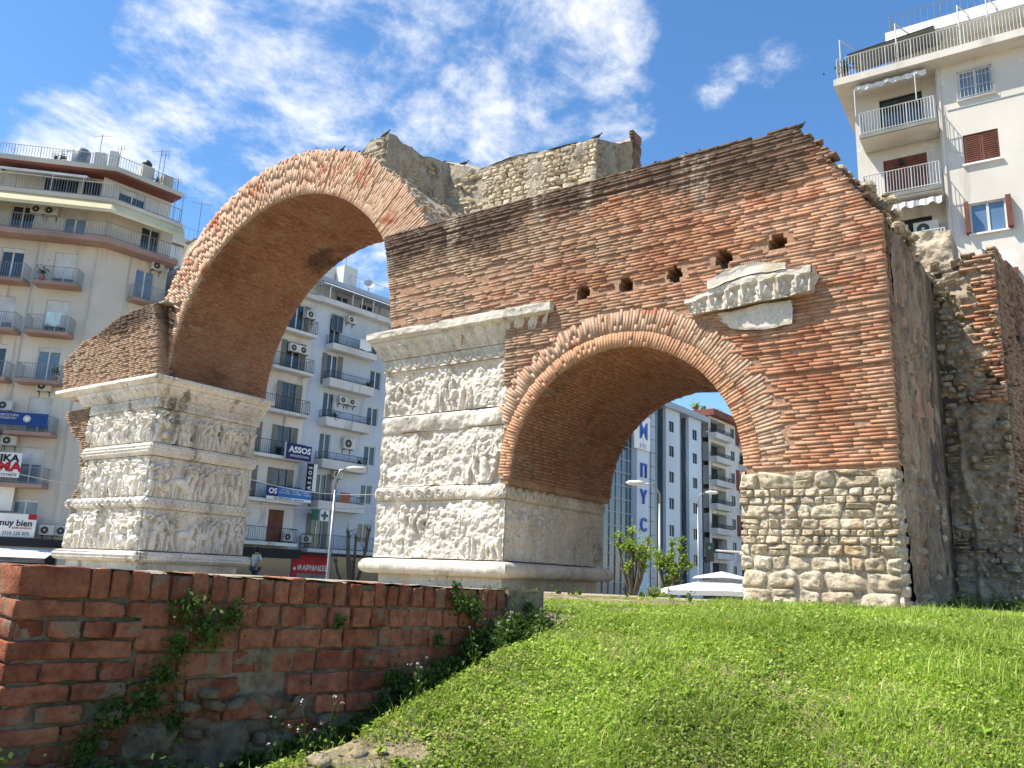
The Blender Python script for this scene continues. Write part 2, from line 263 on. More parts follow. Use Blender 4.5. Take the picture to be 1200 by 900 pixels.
# ------------------------------------------------------------------ terrain
WA=np.array([-3.083,1.433]); WAZ=R_(7); WT=np.array([math.sin(WAZ),math.cos(WAZ)]); WN=np.array([WT[1],-WT[0]])   # foreground wall line, face normal towards the camera
def sst(x,a,b): t=np.clip((x-a)/(b-a),0,1); return t*t*(3-2*t)
def terrain(x,y,detail=True):
    x=np.asarray(x,float); y=np.asarray(y,float); d=np.hypot(x,y)
    h=np.interp(d,[0,1.5,3.2,3.75,4.35,5,6,7,8,11,14,17],[-1.7,-1.42,-.80,-.58,-.385,-.24,-.185,-.165,-.16,-.21,-.26,-.27])
    if detail: h=h+(vnoise(x,y,3,1.1)-.5)*.11*sst(d,1,4)*(1-.6*sst(d,5,9))
    rel=(x-WA[0])*WN[0]+(y-WA[1])*WN[1]; al=(x-WA[0])*WT[0]+(y-WA[1])*WT[1]
    edge=.44-.09*al
    dit=(1-sst(rel,edge*.45,edge+.08))*(1-sst(al,1.9,3.0))
    h=h-dit*(.46-.10*al.clip(-1,3)) 
    beh=1-sst(rel,-.45,-.25)
    h=np.where(y<12,h*(1-beh)+(-.34)*beh,h)
    # the street behind the monument and to the left
    w=np.maximum(sst(y,18.8,21.2)*.45+sst(y,21,25)*.55,sst(-x,31,35)); w=np.maximum(w,sst(x,14,20)); w=np.maximum(w,sst(-y,6,12))
    return h*(1-w)+(-2.3)*w
def axis_(lo,hi,step,far):
    a=[lo]; s=step
    core=list(np.arange(lo,hi,step)); out=[]; v=hi; s=step*2
    while v<far: out.append(v); v+=s; s*=1.35
    neg=[]; v=lo-step*2; s=step*2
    while v>-far: neg.append(v); v-=s; s*=1.35
    return np.array(neg[::-1]+core+out)
xs=axis_(-4.2,6,.07,3000); ys=axis_(.3,9,.07,3000)
X,Y=np.meshgrid(xs,ys,indexing='ij'); Z=terrain(X,Y)
def gridfaces(nx,ny,flip=False):
    i=np.arange(nx-1)[:,None]*ny+np.arange(ny-1)[None,:]; f=np.stack([i,i+ny,i+ny+1,i+1],-1).reshape(-1,4)
    return f[:,::-1] if flip else f
g=npmesh('ground',np.stack([X,Y,Z],-1).reshape(-1,3),gridfaces(len(xs),len(ys)),M['soil'],smooth=True); g['kind']='structure'
# pavement and road in front of the far facades
def frame_pts(p,az):
    a=R_(az); t=Vector((math.sin(a),math.cos(a),0)); n=Vector((t.y,-t.x,0)); return Vector((p[0],p[1],0)),t,n
class Fr:
    def __init__(s,p,az): s.p,s.t,s.n=frame_pts(p,az)
    def __call__(s,a,z,o=0.): return s.p+s.t*a+s.n*o+Vector((0,0,z))
    def box(s,mb,s0,s1,z0,z1,o0,o1):
        return mb.hexa([s(s0,z0,o1),s(s1,z0,o1),s(s1,z0,o0),s(s0,z0,o0),s(s0,z1,o1),s(s1,z1,o1),s(s1,z1,o0),s(s0,z1,o0)])
    def mtx(s,a,z,o): 
        m=Matrix((( -s.t.x*-1,0,s.n.x,0),(s.t.y,0,s.n.y,0),(0,1,0,0),(0,0,0,1))); m.translation=s(a,z,o); return m
st=Fr((-41,39),6)
mb=MB(); st.box(mb,-45,90,-2.6,-2.17,-2.0,.8); o=mb.build('pavement',M['paving']); o['kind']='structure'
mb=MB(); mb.poly([st(-45,-2.292,.8),st(-45,-2.292,9.5),st(90,-2.292,9.5),st(90,-2.292,.8)][::1]); o=mb.build('road',M['asphalt']); o['kind']='structure'
mb=MB()
for k in range(22): mb.poly([st(-44+k*6,-2.288,5.1),st(-44+k*6,-2.288,5.25),st(-41+k*6,-2.288,5.25),st(-41+k*6,-2.288,5.1)])
o=mb.build('road_marking',M['paint']); o['kind']='structure'

# ------------------------------------------------------------------ THE MONUMENT
arch=empty('triumphal_arch',(-12,14,-.3),'ruined ancient triumphal arch of brick with carved marble piers, standing behind the grass','ancient arch')
PITCH=.067; ARC=(-18.7,5.7,5.0,6.32); SM=(-7.4,2.04,2.5,3.26)
HOLES=[(-8.225,5.80),(-7.237,5.80),(-6.187,5.86),(-5.189,5.98),(-4.18,6.10)]
def xr(z): return float(np.interp(z,[6.25,6.5,7.2,7.9,8.22],[-2.41,-2.62,-3.03,-3.45,-3.75]))
def xl(z): return float(np.interp(z,[5.7,5.81,6.83,7.77,8.27],[-13.66,-13.64,-13.80,-13.99,-14.13]))
def wav(x): return .03*np.sin(x*.5+1)+.004*np.sin(x*1.9)
cen=[];hx=[];hz=[];hy=[]
def add_brick(x0,x1,z,y,dep,h):
    cen.append(((x0+x1)/2,y+dep/2,z)); hx.append((x1-x0)/2); hy.append(dep/2); hz.append(h/2)
z=.5
row=0
z=1.95
rowsz=[]
while z<8.30:
    z+=PITCH*random.uniform(.94,1.06); rowsz.append(z); row+=1
    if z<5.72: xa,xb=-10.15,-2.41
    else: xa,xb=xl(z),xr(z)
    if z<5.72: xb=-2.41
    x=xa+random.uniform(-.02,.0)-(0 if row%2 else 0)
    first=True; rowp=random.gauss(0,.007)
    while x<xb-.04:
        l=random.choice([.30,.38,.46,.18,.42,.26,.52]) if not first else random.uniform(.15,.36)
        first=False; x1=min(x+l,xb+random.uniform(-.01,.012))
        if xb-x1<.1: x1=xb+random.uniform(-.01,.015)
        xm=(x+x1)/2; zz_=z+wav(xm)*(0 if z<2.2 or z>8.1 else 1)
        rr=math.hypot(xm-SM[0],max(zz_-SM[1],0))
        ok= rr>SM[3]+.03 if zz_>SM[1] else (abs(xm-SM[0])>SM[2]+.03)
        if zz_<5.25 and -13.9<xm<-10.12: ok=False
        for (hx_,hz_) in HOLES:
            if ((xm-hx_)/(.16+l*.42))**2+((zz_-hz_)/.19)**2<1+random.uniform(-.1,.15): ok=False
        right=np.clip((xm+6)/3.5,0,1)
        if random.random()<.008+.016*right*(1 if z<5.5 else .5): ok=False
        if ok:
            pr=rowp+random.gauss(0,.004)+(.015 if 5.7<z<6.9 and xm<-9 else 0)*random.random()*2
            if z>7.6 : pr=rowp*1.4+random.gauss(0,.004)
            edge=(x1>xb-.03)
            add_brick(x+.001,x1-.002 if not edge else x1,zz_,14.0+min(max(pr,-.035),.03),.34 if edge else .16,PITCH*random.uniform(.70,.84))
        x=x1
V,Fq=boxes(cen,hx,hy,hz,jit=.0065,seed=4)
npmesh('brick_facing',V,Fq,M['brick_face'],arch)
# ragged top courses and broken bricks along the upper right edge
cen=[];hx=[];hz=[];hy=[]
for k in range(260):
    z=random.uniform(6.3,8.30); x=xr(z)+random.uniform(-.25,.12); y=random.uniform(14.0,16.5)
    if random.random()<.35: z=8.30+random.uniform(-.03,.04); x=random.uniform(-8.5,-3.8); y=random.uniform(14.15,15.5)
    cen.append((x,y,z)); hx.append(random.uniform(.03,.10)); hy.append(random.uniform(.05,.14)); hz.append(random.uniform(.018,.028))
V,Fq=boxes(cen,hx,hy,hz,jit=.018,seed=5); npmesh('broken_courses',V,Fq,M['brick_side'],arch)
# core of the wall, course by course
def small_half(z,r):
    dz=max(z-SM[1],0); return math.sqrt(max(r*r-dz*dz,0)) if dz<r else 0.
def core_rows(mb,z0,z1,y0,y1,holes,inset=.04):
    n=int(round((z1-z0)/.1)); dz=(z1-z0)/n
    for i in range(n):
        za=z0+i*dz; zb=za+dz; zm=(za+zb)/2
        a=(-10.1 if zm<5.7 else xl(zm)+inset); b=(-2.41 if zm<5.72 else xr(zm))-inset
        segs=[(a,b)]
        h=small_half(zm,SM[2]+.05)
        cuts=[]
        if h>0: cuts.append((SM[0]-h,SM[0]+h))
        if holes:
            for (hx_,hz_) in HOLES:
                if abs(zm-hz_)<.17: w=math.sqrt(max(.17**2-(zm-hz_)**2,.0009))+random.uniform(-.02,.02); cuts.append((hx_-w,hx_+w))
        for (c0,c1) in sorted(cuts):
            ns=[]
            for (p,q) in segs:
                if c1<=p or c0>=q: ns.append((p,q)); continue
                if c0>p: ns.append((p,c0))
                if c1<q: ns.append((c1,q))
            segs=ns
        for (p,q) in segs:
            if q-p>.02: mb.box(p,q,y0,y1,za,zb)
mb=MB(); core_rows(mb,1.9,8.26,14.022,14.62,True); core_rows(mb,1.9,8.24,14.62,18.5,False)
mb.build('wall_core',M['mortar'],arch)
# --- radial brick rings
def ring(name,c,r0,r1,a0,a1,y,dep,pitch,m,protr=.006,jit=.005,ragged=0.,frac=.76,clip=None,seed=1):
    rg=random.Random(seed); n=int((a1-a0)*r0/pitch); cen=[];U=[];Vv=[];Wv=[];hx=[];hy=[];hz=[]
    for i in range(n):
        a=a0+(i+.5)/n*(a1-a0)+rg.uniform(-.1,.1)*pitch/r0*.3; ca,sa=math.cos(a),math.sin(a)
        ra=r0+rg.uniform(-.01,.01); rb=r1+rg.uniform(-ragged,ragged*.4)
        x=c[0]+ca*(ra+rb)/2; z=c[1]+sa*(ra+rb)/2
        if clip and not clip(x,z): continue
        if rg.random()<.02: continue
        w=pitch*(r0+r1)/2/r0*frac*rg.uniform(.85,1.1)
        p=rg.gauss(0,protr)
        cen.append((x,y+dep/2-abs(p),z)); U.append((ca,0,sa)); Vv.append((0,1,0)); Wv.append((-sa,0,ca)); hx.append((rb-ra)/2-.004); hy.append(dep/2); hz.append(w/2)
    V,Fq=boxes(cen,hx,hy,hz,np.array(U,float),np.array(Vv,float),np.array(Wv,float),jit,seed)
    return npmesh(name,V,Fq,m,arch)
def ring2(name,c,r0,r1,y,dep,pitch,m,seed,clip=None,rag=.04,pr=.006,inner=None):
    rg=random.Random(seed); n=int(math.pi*r0/pitch); cen=[];U=[];Vv=[];Wv=[];hx=[];hy=[];hz=[]
    for i in range(n):
        a=(i+.5)/n*math.pi+rg.uniform(-.05,.05)*pitch/r0; ca,sa=math.cos(a),math.sin(a); r=r0+rg.uniform(-.008,.008); rend=r1+rg.uniform(-rag,rag); rp=rg.gauss(0,pr)
        while r<rend-.05:
            q=min(r+(rg.uniform(.10,.50) if r<r0+.02 else rg.uniform(.28,.50)),rend); 
            if rend-q<.12: q=rend
            x=c[0]+ca*(r+q)/2; z=c[1]+sa*(r+q)/2
            if not(clip and not clip(x,z)) and rg.random()>.012:
                cen.append((x,y+dep/2+rp+rg.gauss(0,pr*.4),z)); U.append((ca,0,sa)); Vv.append((0,1,0)); Wv.append((-sa,0,ca)); hx.append((q-r)/2-.002); hy.append(dep/2); hz.append(pitch*(r+q)/2/r0/2*rg.uniform(.80,.92))
            r=q
    V,Fq=boxes(cen,hx,hy,hz,np.array(U,float),np.array(Vv,float),np.array(Wv,float),.005,seed)
    return npmesh(name,V,Fq,m,arch)
clipS=lambda x,z: not (z<5.2 and x<-10.13)
ring2('inner_arch_ring',SM[:2],2.49,2.80,14.004,.07,.060,M['inner_arch_brick'],11,clipS,.01,.004)
ring2('outer_arch_ring',SM[:2],2.80,3.26,14.006,.07,.064,M['arch_brick'],12,clipS,.05,.005)
ring2('vault_front_ring',ARC[:2],5.0,6.33,14.40,.07,.068,M['arch_brick'],13,None,.06,.005)
# --- vault masses
def annulus(mb,c,r0,r1,a0,a1,y0,y1,n=72,rag=0):
    pts=[]
    for i in range(n+1):
        a=a0+(a1-a0)*i/n; pts.append((math.cos(a),math.sin(a)))
    for i in range(n):
        (c0,s0),(c1,s1)=pts[i],pts[i+1]
        P=lambda r,cc,ss,y:(c[0]+r*cc,y,c[1]+r*ss)
        mb.quad(P(r0,c0,s0,y0),P(r1,c0,s0,y0),P(r1,c1,s1,y0),P(r0,c1,s1,y0))
        mb.quad(P(r0,c1,s1,y1),P(r1,c1,s1,y1),P(r1,c0,s0,y1),P(r0,c0,s0,y1))
        mb.quad(P(r0,c0,s0,y1),P(r0,c0,s0,y0),P(r0,c1,s1,y0),P(r0,c1,s1,y1))
        mb.quad(P(r1,c0,s0,y0),P(r1,c0,s0,y1),P(r1,c1,s1,y1),P(r1,c1,s1,y0))
mb=MB(); annulus(mb,ARC,5.03,6.28,0,math.pi,14.425,18.3); mb.build('vault_shell',M['concrete'],arch)
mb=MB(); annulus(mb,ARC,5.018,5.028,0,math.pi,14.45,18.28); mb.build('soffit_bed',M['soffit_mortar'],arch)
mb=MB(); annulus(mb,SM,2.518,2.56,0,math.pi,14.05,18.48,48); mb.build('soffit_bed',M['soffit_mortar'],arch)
def soffit(c,r,y0,y1,pitch,seed,m,frac=.66):
    rg=random.Random(seed); n=int(math.pi*r/pitch); cen=[];U=[];Vv=[];Wv=[];hx=[];hy=[];hz=[]
    for i in range(n):
        a=(i+.5)/n*math.pi; ca,sa=math.cos(a),math.sin(a); y=y0+rg.uniform(0,.2)
        while y<y1-.05:
            l=rg.choice([.3,.34,.38,.26]); ye=min(y+l,y1); p=rg.gauss(0,.006)
            if rg.random()>.015:
                cen.append((c[0]+ca*(r+.05-p),(y+ye)/2,c[1]+sa*(r+.05-p))); U.append((ca,0,sa)); Vv.append((0,1,0)); Wv.append((-sa,0,ca)); hx.append(.05); hy.append((ye-y)/2-.007); hz.append(pitch*frac/2*rg.uniform(.88,1.1))
            y=ye
    V,Fq=boxes(cen,hx,hy,hz,np.array(U,float),np.array(Vv,float),np.array(Wv,float),.004,seed); npmesh('soffit_bricks',V,Fq,m,arch)
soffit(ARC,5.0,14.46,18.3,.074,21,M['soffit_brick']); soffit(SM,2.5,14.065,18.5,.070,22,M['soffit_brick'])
# --- left pier brick spur
def ltop(x): return float(np.interp(x,[-29.7,-29.2,-28.6,-27.3,-26.9,-26.3,-23.0],[6.75,7.0,7.35,7.65,7.85,8.02,8.27]))
def lright(z): return -23.52-(z-5.68)*.235
def lleft(z): return float(np.interp(z,[5.68,6.9,7.0,7.4,7.9],[-29.35,-29.6,-29.25,-28.5,-27.0]))
cen=[];hx=[];hz=[];hy=[]; z=5.72
mb=MB()
while z<8.26:
    a=lleft(z); b=lright(z); x=a+random.uniform(-.05,.05)
    while x<b-.04:
        x1=min(x+random.choice([.3,.35,.38,.22]),b)
        if b-x1<.1: x1=b
        if z<ltop((x+x1)/2) and random.random()>.012:
            e=x1>=b-.001; add_brick(x+.006,x1-(0 if e else .006),z+wav((x+x1)/2)*.6,14.0+random.gauss(0,.011),.36 if e else .16,PITCH*random.uniform(.70,.84))
        x=x1
    xm=min([q for q in np.arange(a,b,.05) if z<ltop(q)] or [b-.1])
    mb.box(xm+.04,b-.04,14.035,14.40,z-PITCH/2,z+PITCH/2)
    dz=z-ARC[1]; bb=ARC[0]-math.sqrt(5.3**2-dz*dz)
    mb.box(xm+.06,bb,14.40,18.2,z-PITCH/2,z+PITCH/2)
    z+=PITCH
V,Fq=boxes(cen,hx,hy,hz,jit=.0065,seed=6); npmesh('brick_facing',V,Fq,M['brick_face'],arch); mb.build('wall_core',M['mortar'],arch)
# thin lime capping on the spur
mb=MB()
for i in range(14):
    x0=-26.2+i*.17; x1=x0+.165
    mb.box(x0,x1,14.05,14.38,ltop(x0)-.03,ltop(x0)+.03)
mb.build('lime_capping',M['concrete'],arch)
# lower left broken brick core beside the panels, curved back by erosion
cen=[];hx=[];hz=[];hy=[]; z=1.98; mb=MB()
while z<5.05:
    a=float(np.interp(z,[1.98,2.3,2.7,3.8,4.3,4.8,5.05],[-28.0,-27.75,-27.65,-28.05,-28.7,-29.25,-29.3])); b=-27.2 if z<4.2 else -27.3; x=a
    mb.box(a+.05,b,14.28,18.,z-PITCH/2,z+PITCH/2)
    while x<b:
        x1=min(x+random.choice([.2,.3,.35]),b+.01); add_brick(x+.006,x1-.006,z,14.22+random.gauss(0,.02),.3,PITCH*.62); x=x1+.001
    z+=PITCH
V,Fq=boxes(cen,hx,hy,hz,jit=.008,seed=8); npmesh('eroded_brick_edge',V,Fq,M['brick_face'],arch); mb.build('wall_core',M['mortar'],arch)
# --- central pier, jamb above the cornice: masonry body behind the facade
mb=MB()
mb.box(-13.72,-10.35,14.45,18.45,-.4,5.10); mb.build('pier_core',M['mortar'],arch)
mb=MB(); mb.box(-27.35,-23.95,14.45,17.95,-.4,5.10); mb.build('pier_core',M['mortar'],arch)
# body of wall behind facade between big arch and small arch above the cornice is in wall_core

# --- carved marble ------------------------------------------------
def smax(a,b): return np.maximum(a,b)
def dome(x,y,cx_,cy_,rx,ry,h,an=0.):
    dx=x-cx_; dy=y-cy_
    if an: ca,sa=math.cos(an),math.sin(an); dx,dy=dx*ca+dy*sa,-dx*sa+dy*ca
    q=1-(dx/rx)**2-(dy/ry)**2
    return h*np.sqrt(np.clip(q,0,1))
def limb(x,y,x0,y0,x1,y1,r0,r1,h):
    dx,dy=x1-x0,y1-y0; L2=dx*dx+dy*dy+1e-9; t=np.clip(((x-x0)*dx+(y-y0)*dy)/L2,0,1); r=r0+(r1-r0)*t
    q=1-((x-x0-t*dx)**2+(y-y0-t*dy)**2)/(r*r); return h*np.sqrt(np.clip(q,0,1))
def figures(seed,wear=0.):
    def f(S,Zt,Wd,Hd):
        rg=random.Random(seed); H=np.zeros_like(S); k=Hd/1.3
        # background heads
        s=.1
        while s<Wd:
            H=smax(H,dome(S,Zt,s,Hd*rg.uniform(.84,.92),.075*k,.09*k,.06)); s+=rg.uniform(.3,.5)*k
        s=.12*k
        while s<Wd-.1:
            base=.02*Hd; top=Hd*rg.uniform(.72,.96); lean=rg.uniform(-.16,.16)*k; hh=rg.uniform(.09,.15)
            kind=rg.random(); sh=top-.17*k; hip=base+(top-base)*rg.uniform(.42,.52)
            m_=(np.abs(S-s)<.6*k)
            Sx=S[m_]; Zx=Zt[m_]; h0=np.zeros_like(Sx)
            h0=smax(h0,dome(Sx,Zx,s+lean,top-.075*k,.070*k,.088*k,hh*1.15))
            h0=smax(h0,dome(Sx,Zx,s+lean*.6,(sh+hip)/2+.02*k,.10*k,(sh-hip)*.60,hh,rg.uniform(-.3,.3)))
            st_=rg.uniform(.04,.2)*k*rg.choice([-1,1]); kx=rg.uniform(-.10,.10)*k
            if kind<.6:
                for sg_,mlt in ((-1,.85),(1,1.)):
                    kn=(s+sg_*.05*k+kx+st_*.4*(sg_>0),hip*.55+base); h0=smax(h0,limb(Sx,Zx,s+sg_*.04*k,hip,kn[0],kn[1],.075*k,.055*k,hh*mlt)); h0=smax(h0,limb(Sx,Zx,kn[0],kn[1],s+sg_*.09*k+st_*(sg_>0),base,.052*k,.04*k,hh*mlt))
                h0=smax(h0,dome(Sx,Zx,s,hip-.03*k,.115*k,.12*k,hh*.95,rg.uniform(-.4,.4)))
            elif kind<.85:
                h0=smax(h0,limb(Sx,Zx,s,hip+.06*k,s+st_*.5,base+.05,.10*k,.135*k,hh*.95))
            else:
                h0=smax(h0,dome(Sx,Zx,s+st_*.6,hip*.6,.2*k,.16*k,hh,rg.uniform(-.6,.6)))
            for sgn in (-1,1):
                ex=s+lean+sgn*rg.uniform(.10,.22)*k; ez=sh+rg.uniform(-.26,.10)*k
                h0=smax(h0,limb(Sx,Zx,s+lean+sgn*.09*k,sh,ex,ez,.052*k,.044*k,hh*1.1)); 
                h0=smax(h0,limb(Sx,Zx,ex,ez,ex-sgn*rg.uniform(-.18,.2)*k,ez+rg.uniform(-.18,.22)*k,.044*k,.036*k,hh*1.2))
            for _ in range(1):
                ax=s+rg.uniform(-.2,.2)*k; az_=rg.uniform(.1,.8)*Hd; an_=rg.uniform(-2.2,2.2); ln=rg.uniform(.06,.2)*k
                h0=smax(h0,limb(Sx,Zx,ax,az_,ax+math.cos(an_)*ln,az_+math.sin(an_)*ln,.045*k,.03*k,hh*rg.uniform(.7,1.2)))
            if rg.random()<.3: h0=smax(h0,dome(Sx,Zx,s+rg.uniform(-.12,.12)*k,hip+rg.uniform(-.1,.2)*k,.14*k,.17*k,hh*1.2,rg.uniform(-.5,.5)))
            fo_=rg.uniform(-.9,.9); fold=.011*np.sin((Sx-s+fo_*(Zx-hip))*2*math.pi/(.065*k))*(Zx<sh)
            h0=h0+np.where(h0>.05,fold,0)
            H[m_]=smax(H[m_],h0)
            if rg.random()<.22:   # spear, standard or pillar
                xx=s+.17*k; H=smax(H,limb(S,Zt,xx,.0,xx+rg.uniform(-.08,.08),Hd,.02,.02,.055))
            s+=rg.uniform(.25,.36)*k
            if rg.random()<.10 and s<Wd-.6*k:      # horse
                q=s+.22*k; zz0=Hd*.42
                H=smax(H,dome(S,Zt,q,zz0,.30*k,.15*k,.14)); H=smax(H,limb(S,Zt,q+.22*k,zz0+.05,q+.34*k,zz0+.34*k,.10*k,.06*k,.13)); H=smax(H,limb(S,Zt,q+.34*k,zz0+.34*k,q+.46*k,zz0+.22*k,.06*k,.04*k,.13))
                for lx in (-.22,-.12,.14,.24): H=smax(H,limb(S,Zt,q+lx*k,zz0,q+(lx+rg.uniform(-.06,.08))*k,.02,.05*k,.03*k,.11))
                s+=.42*k
        no=vnoise(S,Zt,seed+50,2.2); n2=vnoise(S,Zt,seed+51,9.)
        if wear>0:
            er=sst(vnoise(S,Zt,seed+60,.9),.30,.56)*wear
            lump=.03+(vnoise(S,Zt,seed+61,2.2)-.4)*.30+np.abs(vnoise(S,Zt,seed+62,5.)-.5)*.22; H=H*.5
            H=H*(1-er)+lump*er*.42
        H=np.power(np.clip(H,0,1)/.15,.7)*.15*1.55+(no-.5)*.05+(n2-.5)*.04+(vnoise(S,Zt,seed+52,22.)-.5)*.022
        return H-.10
    return f
def panels(step=1.0):
    return None
def band_lattice(S,Zt,Wd,Hd):
    p=.10; return .034*np.clip(np.sin(S*math.pi/p+Zt*math.pi/p)*np.sin(S*math.pi/p-Zt*math.pi/p)*1.6,-1,1)+(vnoise(S,Zt,77,5)-.5)*.05
def band_scroll(S,Zt,Wd,Hd):
    p=.30; u=(S%p)-p/2; v=Zt-Hd/2; r=np.hypot(u,v); return (.045*np.cos(r*2*math.pi/.085))*(r<.15)+(vnoise(S,Zt,78,6)-.5)*.045
def band_leaf(S,Zt,Wd,Hd):      # acanthus row
    p=.30; u=np.abs((S%p)/p-.5)*2; v=np.clip(Zt/Hd/.72,0,1); w=np.sqrt(np.clip(1-(v*.95)**3,0,1))*.86
    leaf=np.clip(1-(u/np.maximum(w,.05))**2,0,1); ribs=.012*np.sin(np.arctan2(v+.15,(S%p)/p-.5)*17)
    return ((.12*np.sqrt(leaf)*(.45+.55*v))-.06+ribs*1.8*(leaf>0))*(Zt/Hd<.70)+(vnoise(S,Zt,79,6)-.5)*.05
def band_eggs(S,Zt,Wd,Hd):
    p=.17; u=((S%p)/p-.5)*2; v=(Zt/Hd-.5)*2; return .045*np.sqrt(np.clip(1-(u*1.15)**2-(v*.9)**2,0,1))+.02*(np.abs(u)>.93)+(vnoise(S,Zt,80,6)-.5)*.03
def plain(a=.03,fr=3.,seed=81):
    return lambda S,Zt,Wd,Hd: (vnoise(S,Zt,seed,fr)-.5)*a
def eroded(S,Zt,Wd,Hd): return (vnoise(S,Zt,90,2.)-.4)*.22+np.abs(vnoise(S,Zt,91,5)-.5)*.12
def cslab(name,x0,x1,z0,z1,y0,xs_,ys1,off,det,m,res=.022,side=True,front=True,maxo=.0,seams=(),edgecut=None,sidedet=None,soff=0):
    """carved course: front face at y0-off(z) from x0 to x1, side face at xs_+off(z) from y0 to ys1"""
    off_=off if callable(off) else (lambda v:off+0*v); x0+=0
    Vs=[];Fs=[];base=0
    nz=max(int((z1-z0)/res),3); zt=np.linspace(0,z1-z0,nz+1)
    def add(P,nx,ny,flip=False):
        nonlocal base
        Vs.append(P.reshape(-1,3)); Fs.append(gridfaces(nx,ny,flip)+base); base+=nx*ny
    o=off_(zt/(z1-z0))
    if front:
        nx=max(int((x1-x0)/res),3); t=np.linspace(0,1,nx+1); S,Zt=np.meshgrid(t*(x1-x0),zt,indexing='ij'); O=np.broadcast_to(o[None],S.shape)
        D=det(S,Zt,x1-x0,z1-z0); tp=np.minimum(1,np.minimum(S,(x1-x0)-S)/.06+.15)*np.minimum(1,np.minimum(Zt,(z1-z0)-Zt)/.03+.2)
        D=np.maximum(D,-.13)*tp
        wob=(vnoise(Zt*1.,Zt*0+x0,17,3.)-.5)*.10
        for sx_ in seams: D=D-.035*np.exp(-((S-(sx_-x0)+.03*np.sin(Zt*5))/.014)**2)
        X_=(x0-O*0)+t[:,None]*((x1+O)-(x0)) ; X_=X_-O*(1-t[:,None])*1.0+wob*((1-t[:,None])**8+t[:,None]**8*(0 if side and ys1-y0>1 else 1))
        if edgecut is not None:
            lim=edgecut(Zt+z0); over=(X_>lim); X_=np.where(over,lim-.0*X_,X_); D=np.where(over,-.12,D)
        P=np.stack([X_,y0-O-D,Zt+z0],-1); add(P,nx+1,nz+1)
    if side:
        ny=max(int((ys1-y0)/res),3); t=np.linspace(0,1,ny+1); S,Zt=np.meshgrid(t*(ys1-y0),zt,indexing='ij'); O=np.broadcast_to(o[None],S.shape)
        dd=sidedet or det
        D=dd(S+soff,Zt,ys1-y0,z1-z0); tp=np.minimum(1,np.minimum(S,(ys1-y0)-S)/.06+.15)*np.minimum(1,np.minimum(Zt,(z1-z0)-Zt)/.03+.2); D=np.maximum(D,-.13)*tp
        Y_=(y0-O)+t[:,None]*((ys1+O*.7)-(y0-O)); P=np.stack([xs_+O+D,Y_,Zt+z0],-1); add(P,ny+1,nz+1)
    # solid backing body: top, bottom, rest
    ob_,ot_=float(o[0]),float(o[-1])
    yb=ys1 if side else y0+.5
    xx=xs_ if side else x1
    bx=np.array([(x0-ob_,y0-ob_+.012,z0),(xx+ob_-.012,y0-ob_+.012,z0),(xx+ob_-.012,yb,z0),(x0-ob_,yb,z0),(x0-ot_,y0-ot_+.012,z1),(xx+ot_-.012,y0-ot_+.012,z1),(xx+ot_-.012,yb,z1),(x0-ot_,yb,z1)])
    f=np.array([(0,3,2,1),(4,5,6,7),(2,3,7,6),(3,0,4,7)])
    Vs.append(bx); Fs.append(f+base); base+=8
    return npmesh(name,np.concatenate(Vs),np.concatenate(Fs),m,arch,smooth=True)
torus=lambda a,h:(lambda v: a+h*np.sqrt(np.clip(1-(2*v-1)**2,0,1)))
corn=lambda v: .02+.36*v**1.6
cap=lambda v: np.where(v<.25,.40,.46)+.03*np.sin(v*3)
def pier(x0,x1,ys1,m,seed,wear,xc=None,side_full=True,low=None):
    f=14.2; lo=low if low is not None else x0
    sd=side_full
    cslab('plinth',lo+.1,x1-.1,-.45,-.03,f+.12,x1-.1,ys1-.1,.0,plain(.05,2,seed),m,.05,seams=(lo+1.2,lo+2.6))
    cslab('base_moulding',lo,x1,-.03,.30,f,x1,ys1,torus(.08,.15),plain(.05,4,seed+1) if wear else band_lattice,m,.024)
    cslab('relief_panel',lo,x1,.33,1.60,f,x1,ys1,.0,figures(seed+2,wear),m,.014,seams=(-12.9,-11.3) if wear else (-25.9,),sidedet=figures(seed+3,wear*.5) if not wear else None)
    if wear: pass
    cslab('frieze_band',lo,x1,1.61,1.94,f,x1,ys1,torus(.01,.10) if not wear else torus(-.03,.075),band_scroll if not wear else (lambda a,b,c_,d:band_scroll(a,b,c_,d)*sst(vnoise(a,b,seed+70,.8),.3,.5)+(vnoise(a,b,seed+71,2.5)-.5)*.14),m,.022)
    cslab('relief_panel',x0,x1,1.95,3.20,f,x1,ys1 if sd else f+.4,.0,figures(seed+4,wear),m,.014,side=True,seams=(-12.7,-11.0) if wear else ())
    cslab('frieze_band',x0,x1,3.22,3.62,f,x1,ys1 if sd else f+.4,torus(.0,.10) if not wear else torus(-.04,.065),band_lattice if not wear else plain(.20,2.5,seed+9),m,.022)
    cslab('relief_panel',x0,x1,3.64,4.72,f,x1,ys1 if sd else f+.4,.0,figures(seed+5,wear),m,.014,seams=(-11.95,) if wear else ())
pier(-27.45,-23.62,18.02,M['marble'],100,0.,low=-27.95)
cslab('frieze_band',-27.5,-23.60,4.73,5.04,14.2,-23.6,18.05,.04,band_scroll,M['marble'],.022)
cslab('cornice',-27.9,-23.62,5.05,5.42,14.2,-23.62,18.05,lambda v:.08+.20*v,band_leaf,M['marble'],.022)
cslab('cornice_top',-29.0,-23.62,5.43,5.68,14.2,-23.62,18.05,lambda v:np.where(v<.45,.26+.1*v,.40),band_eggs,M['marble'],.024)
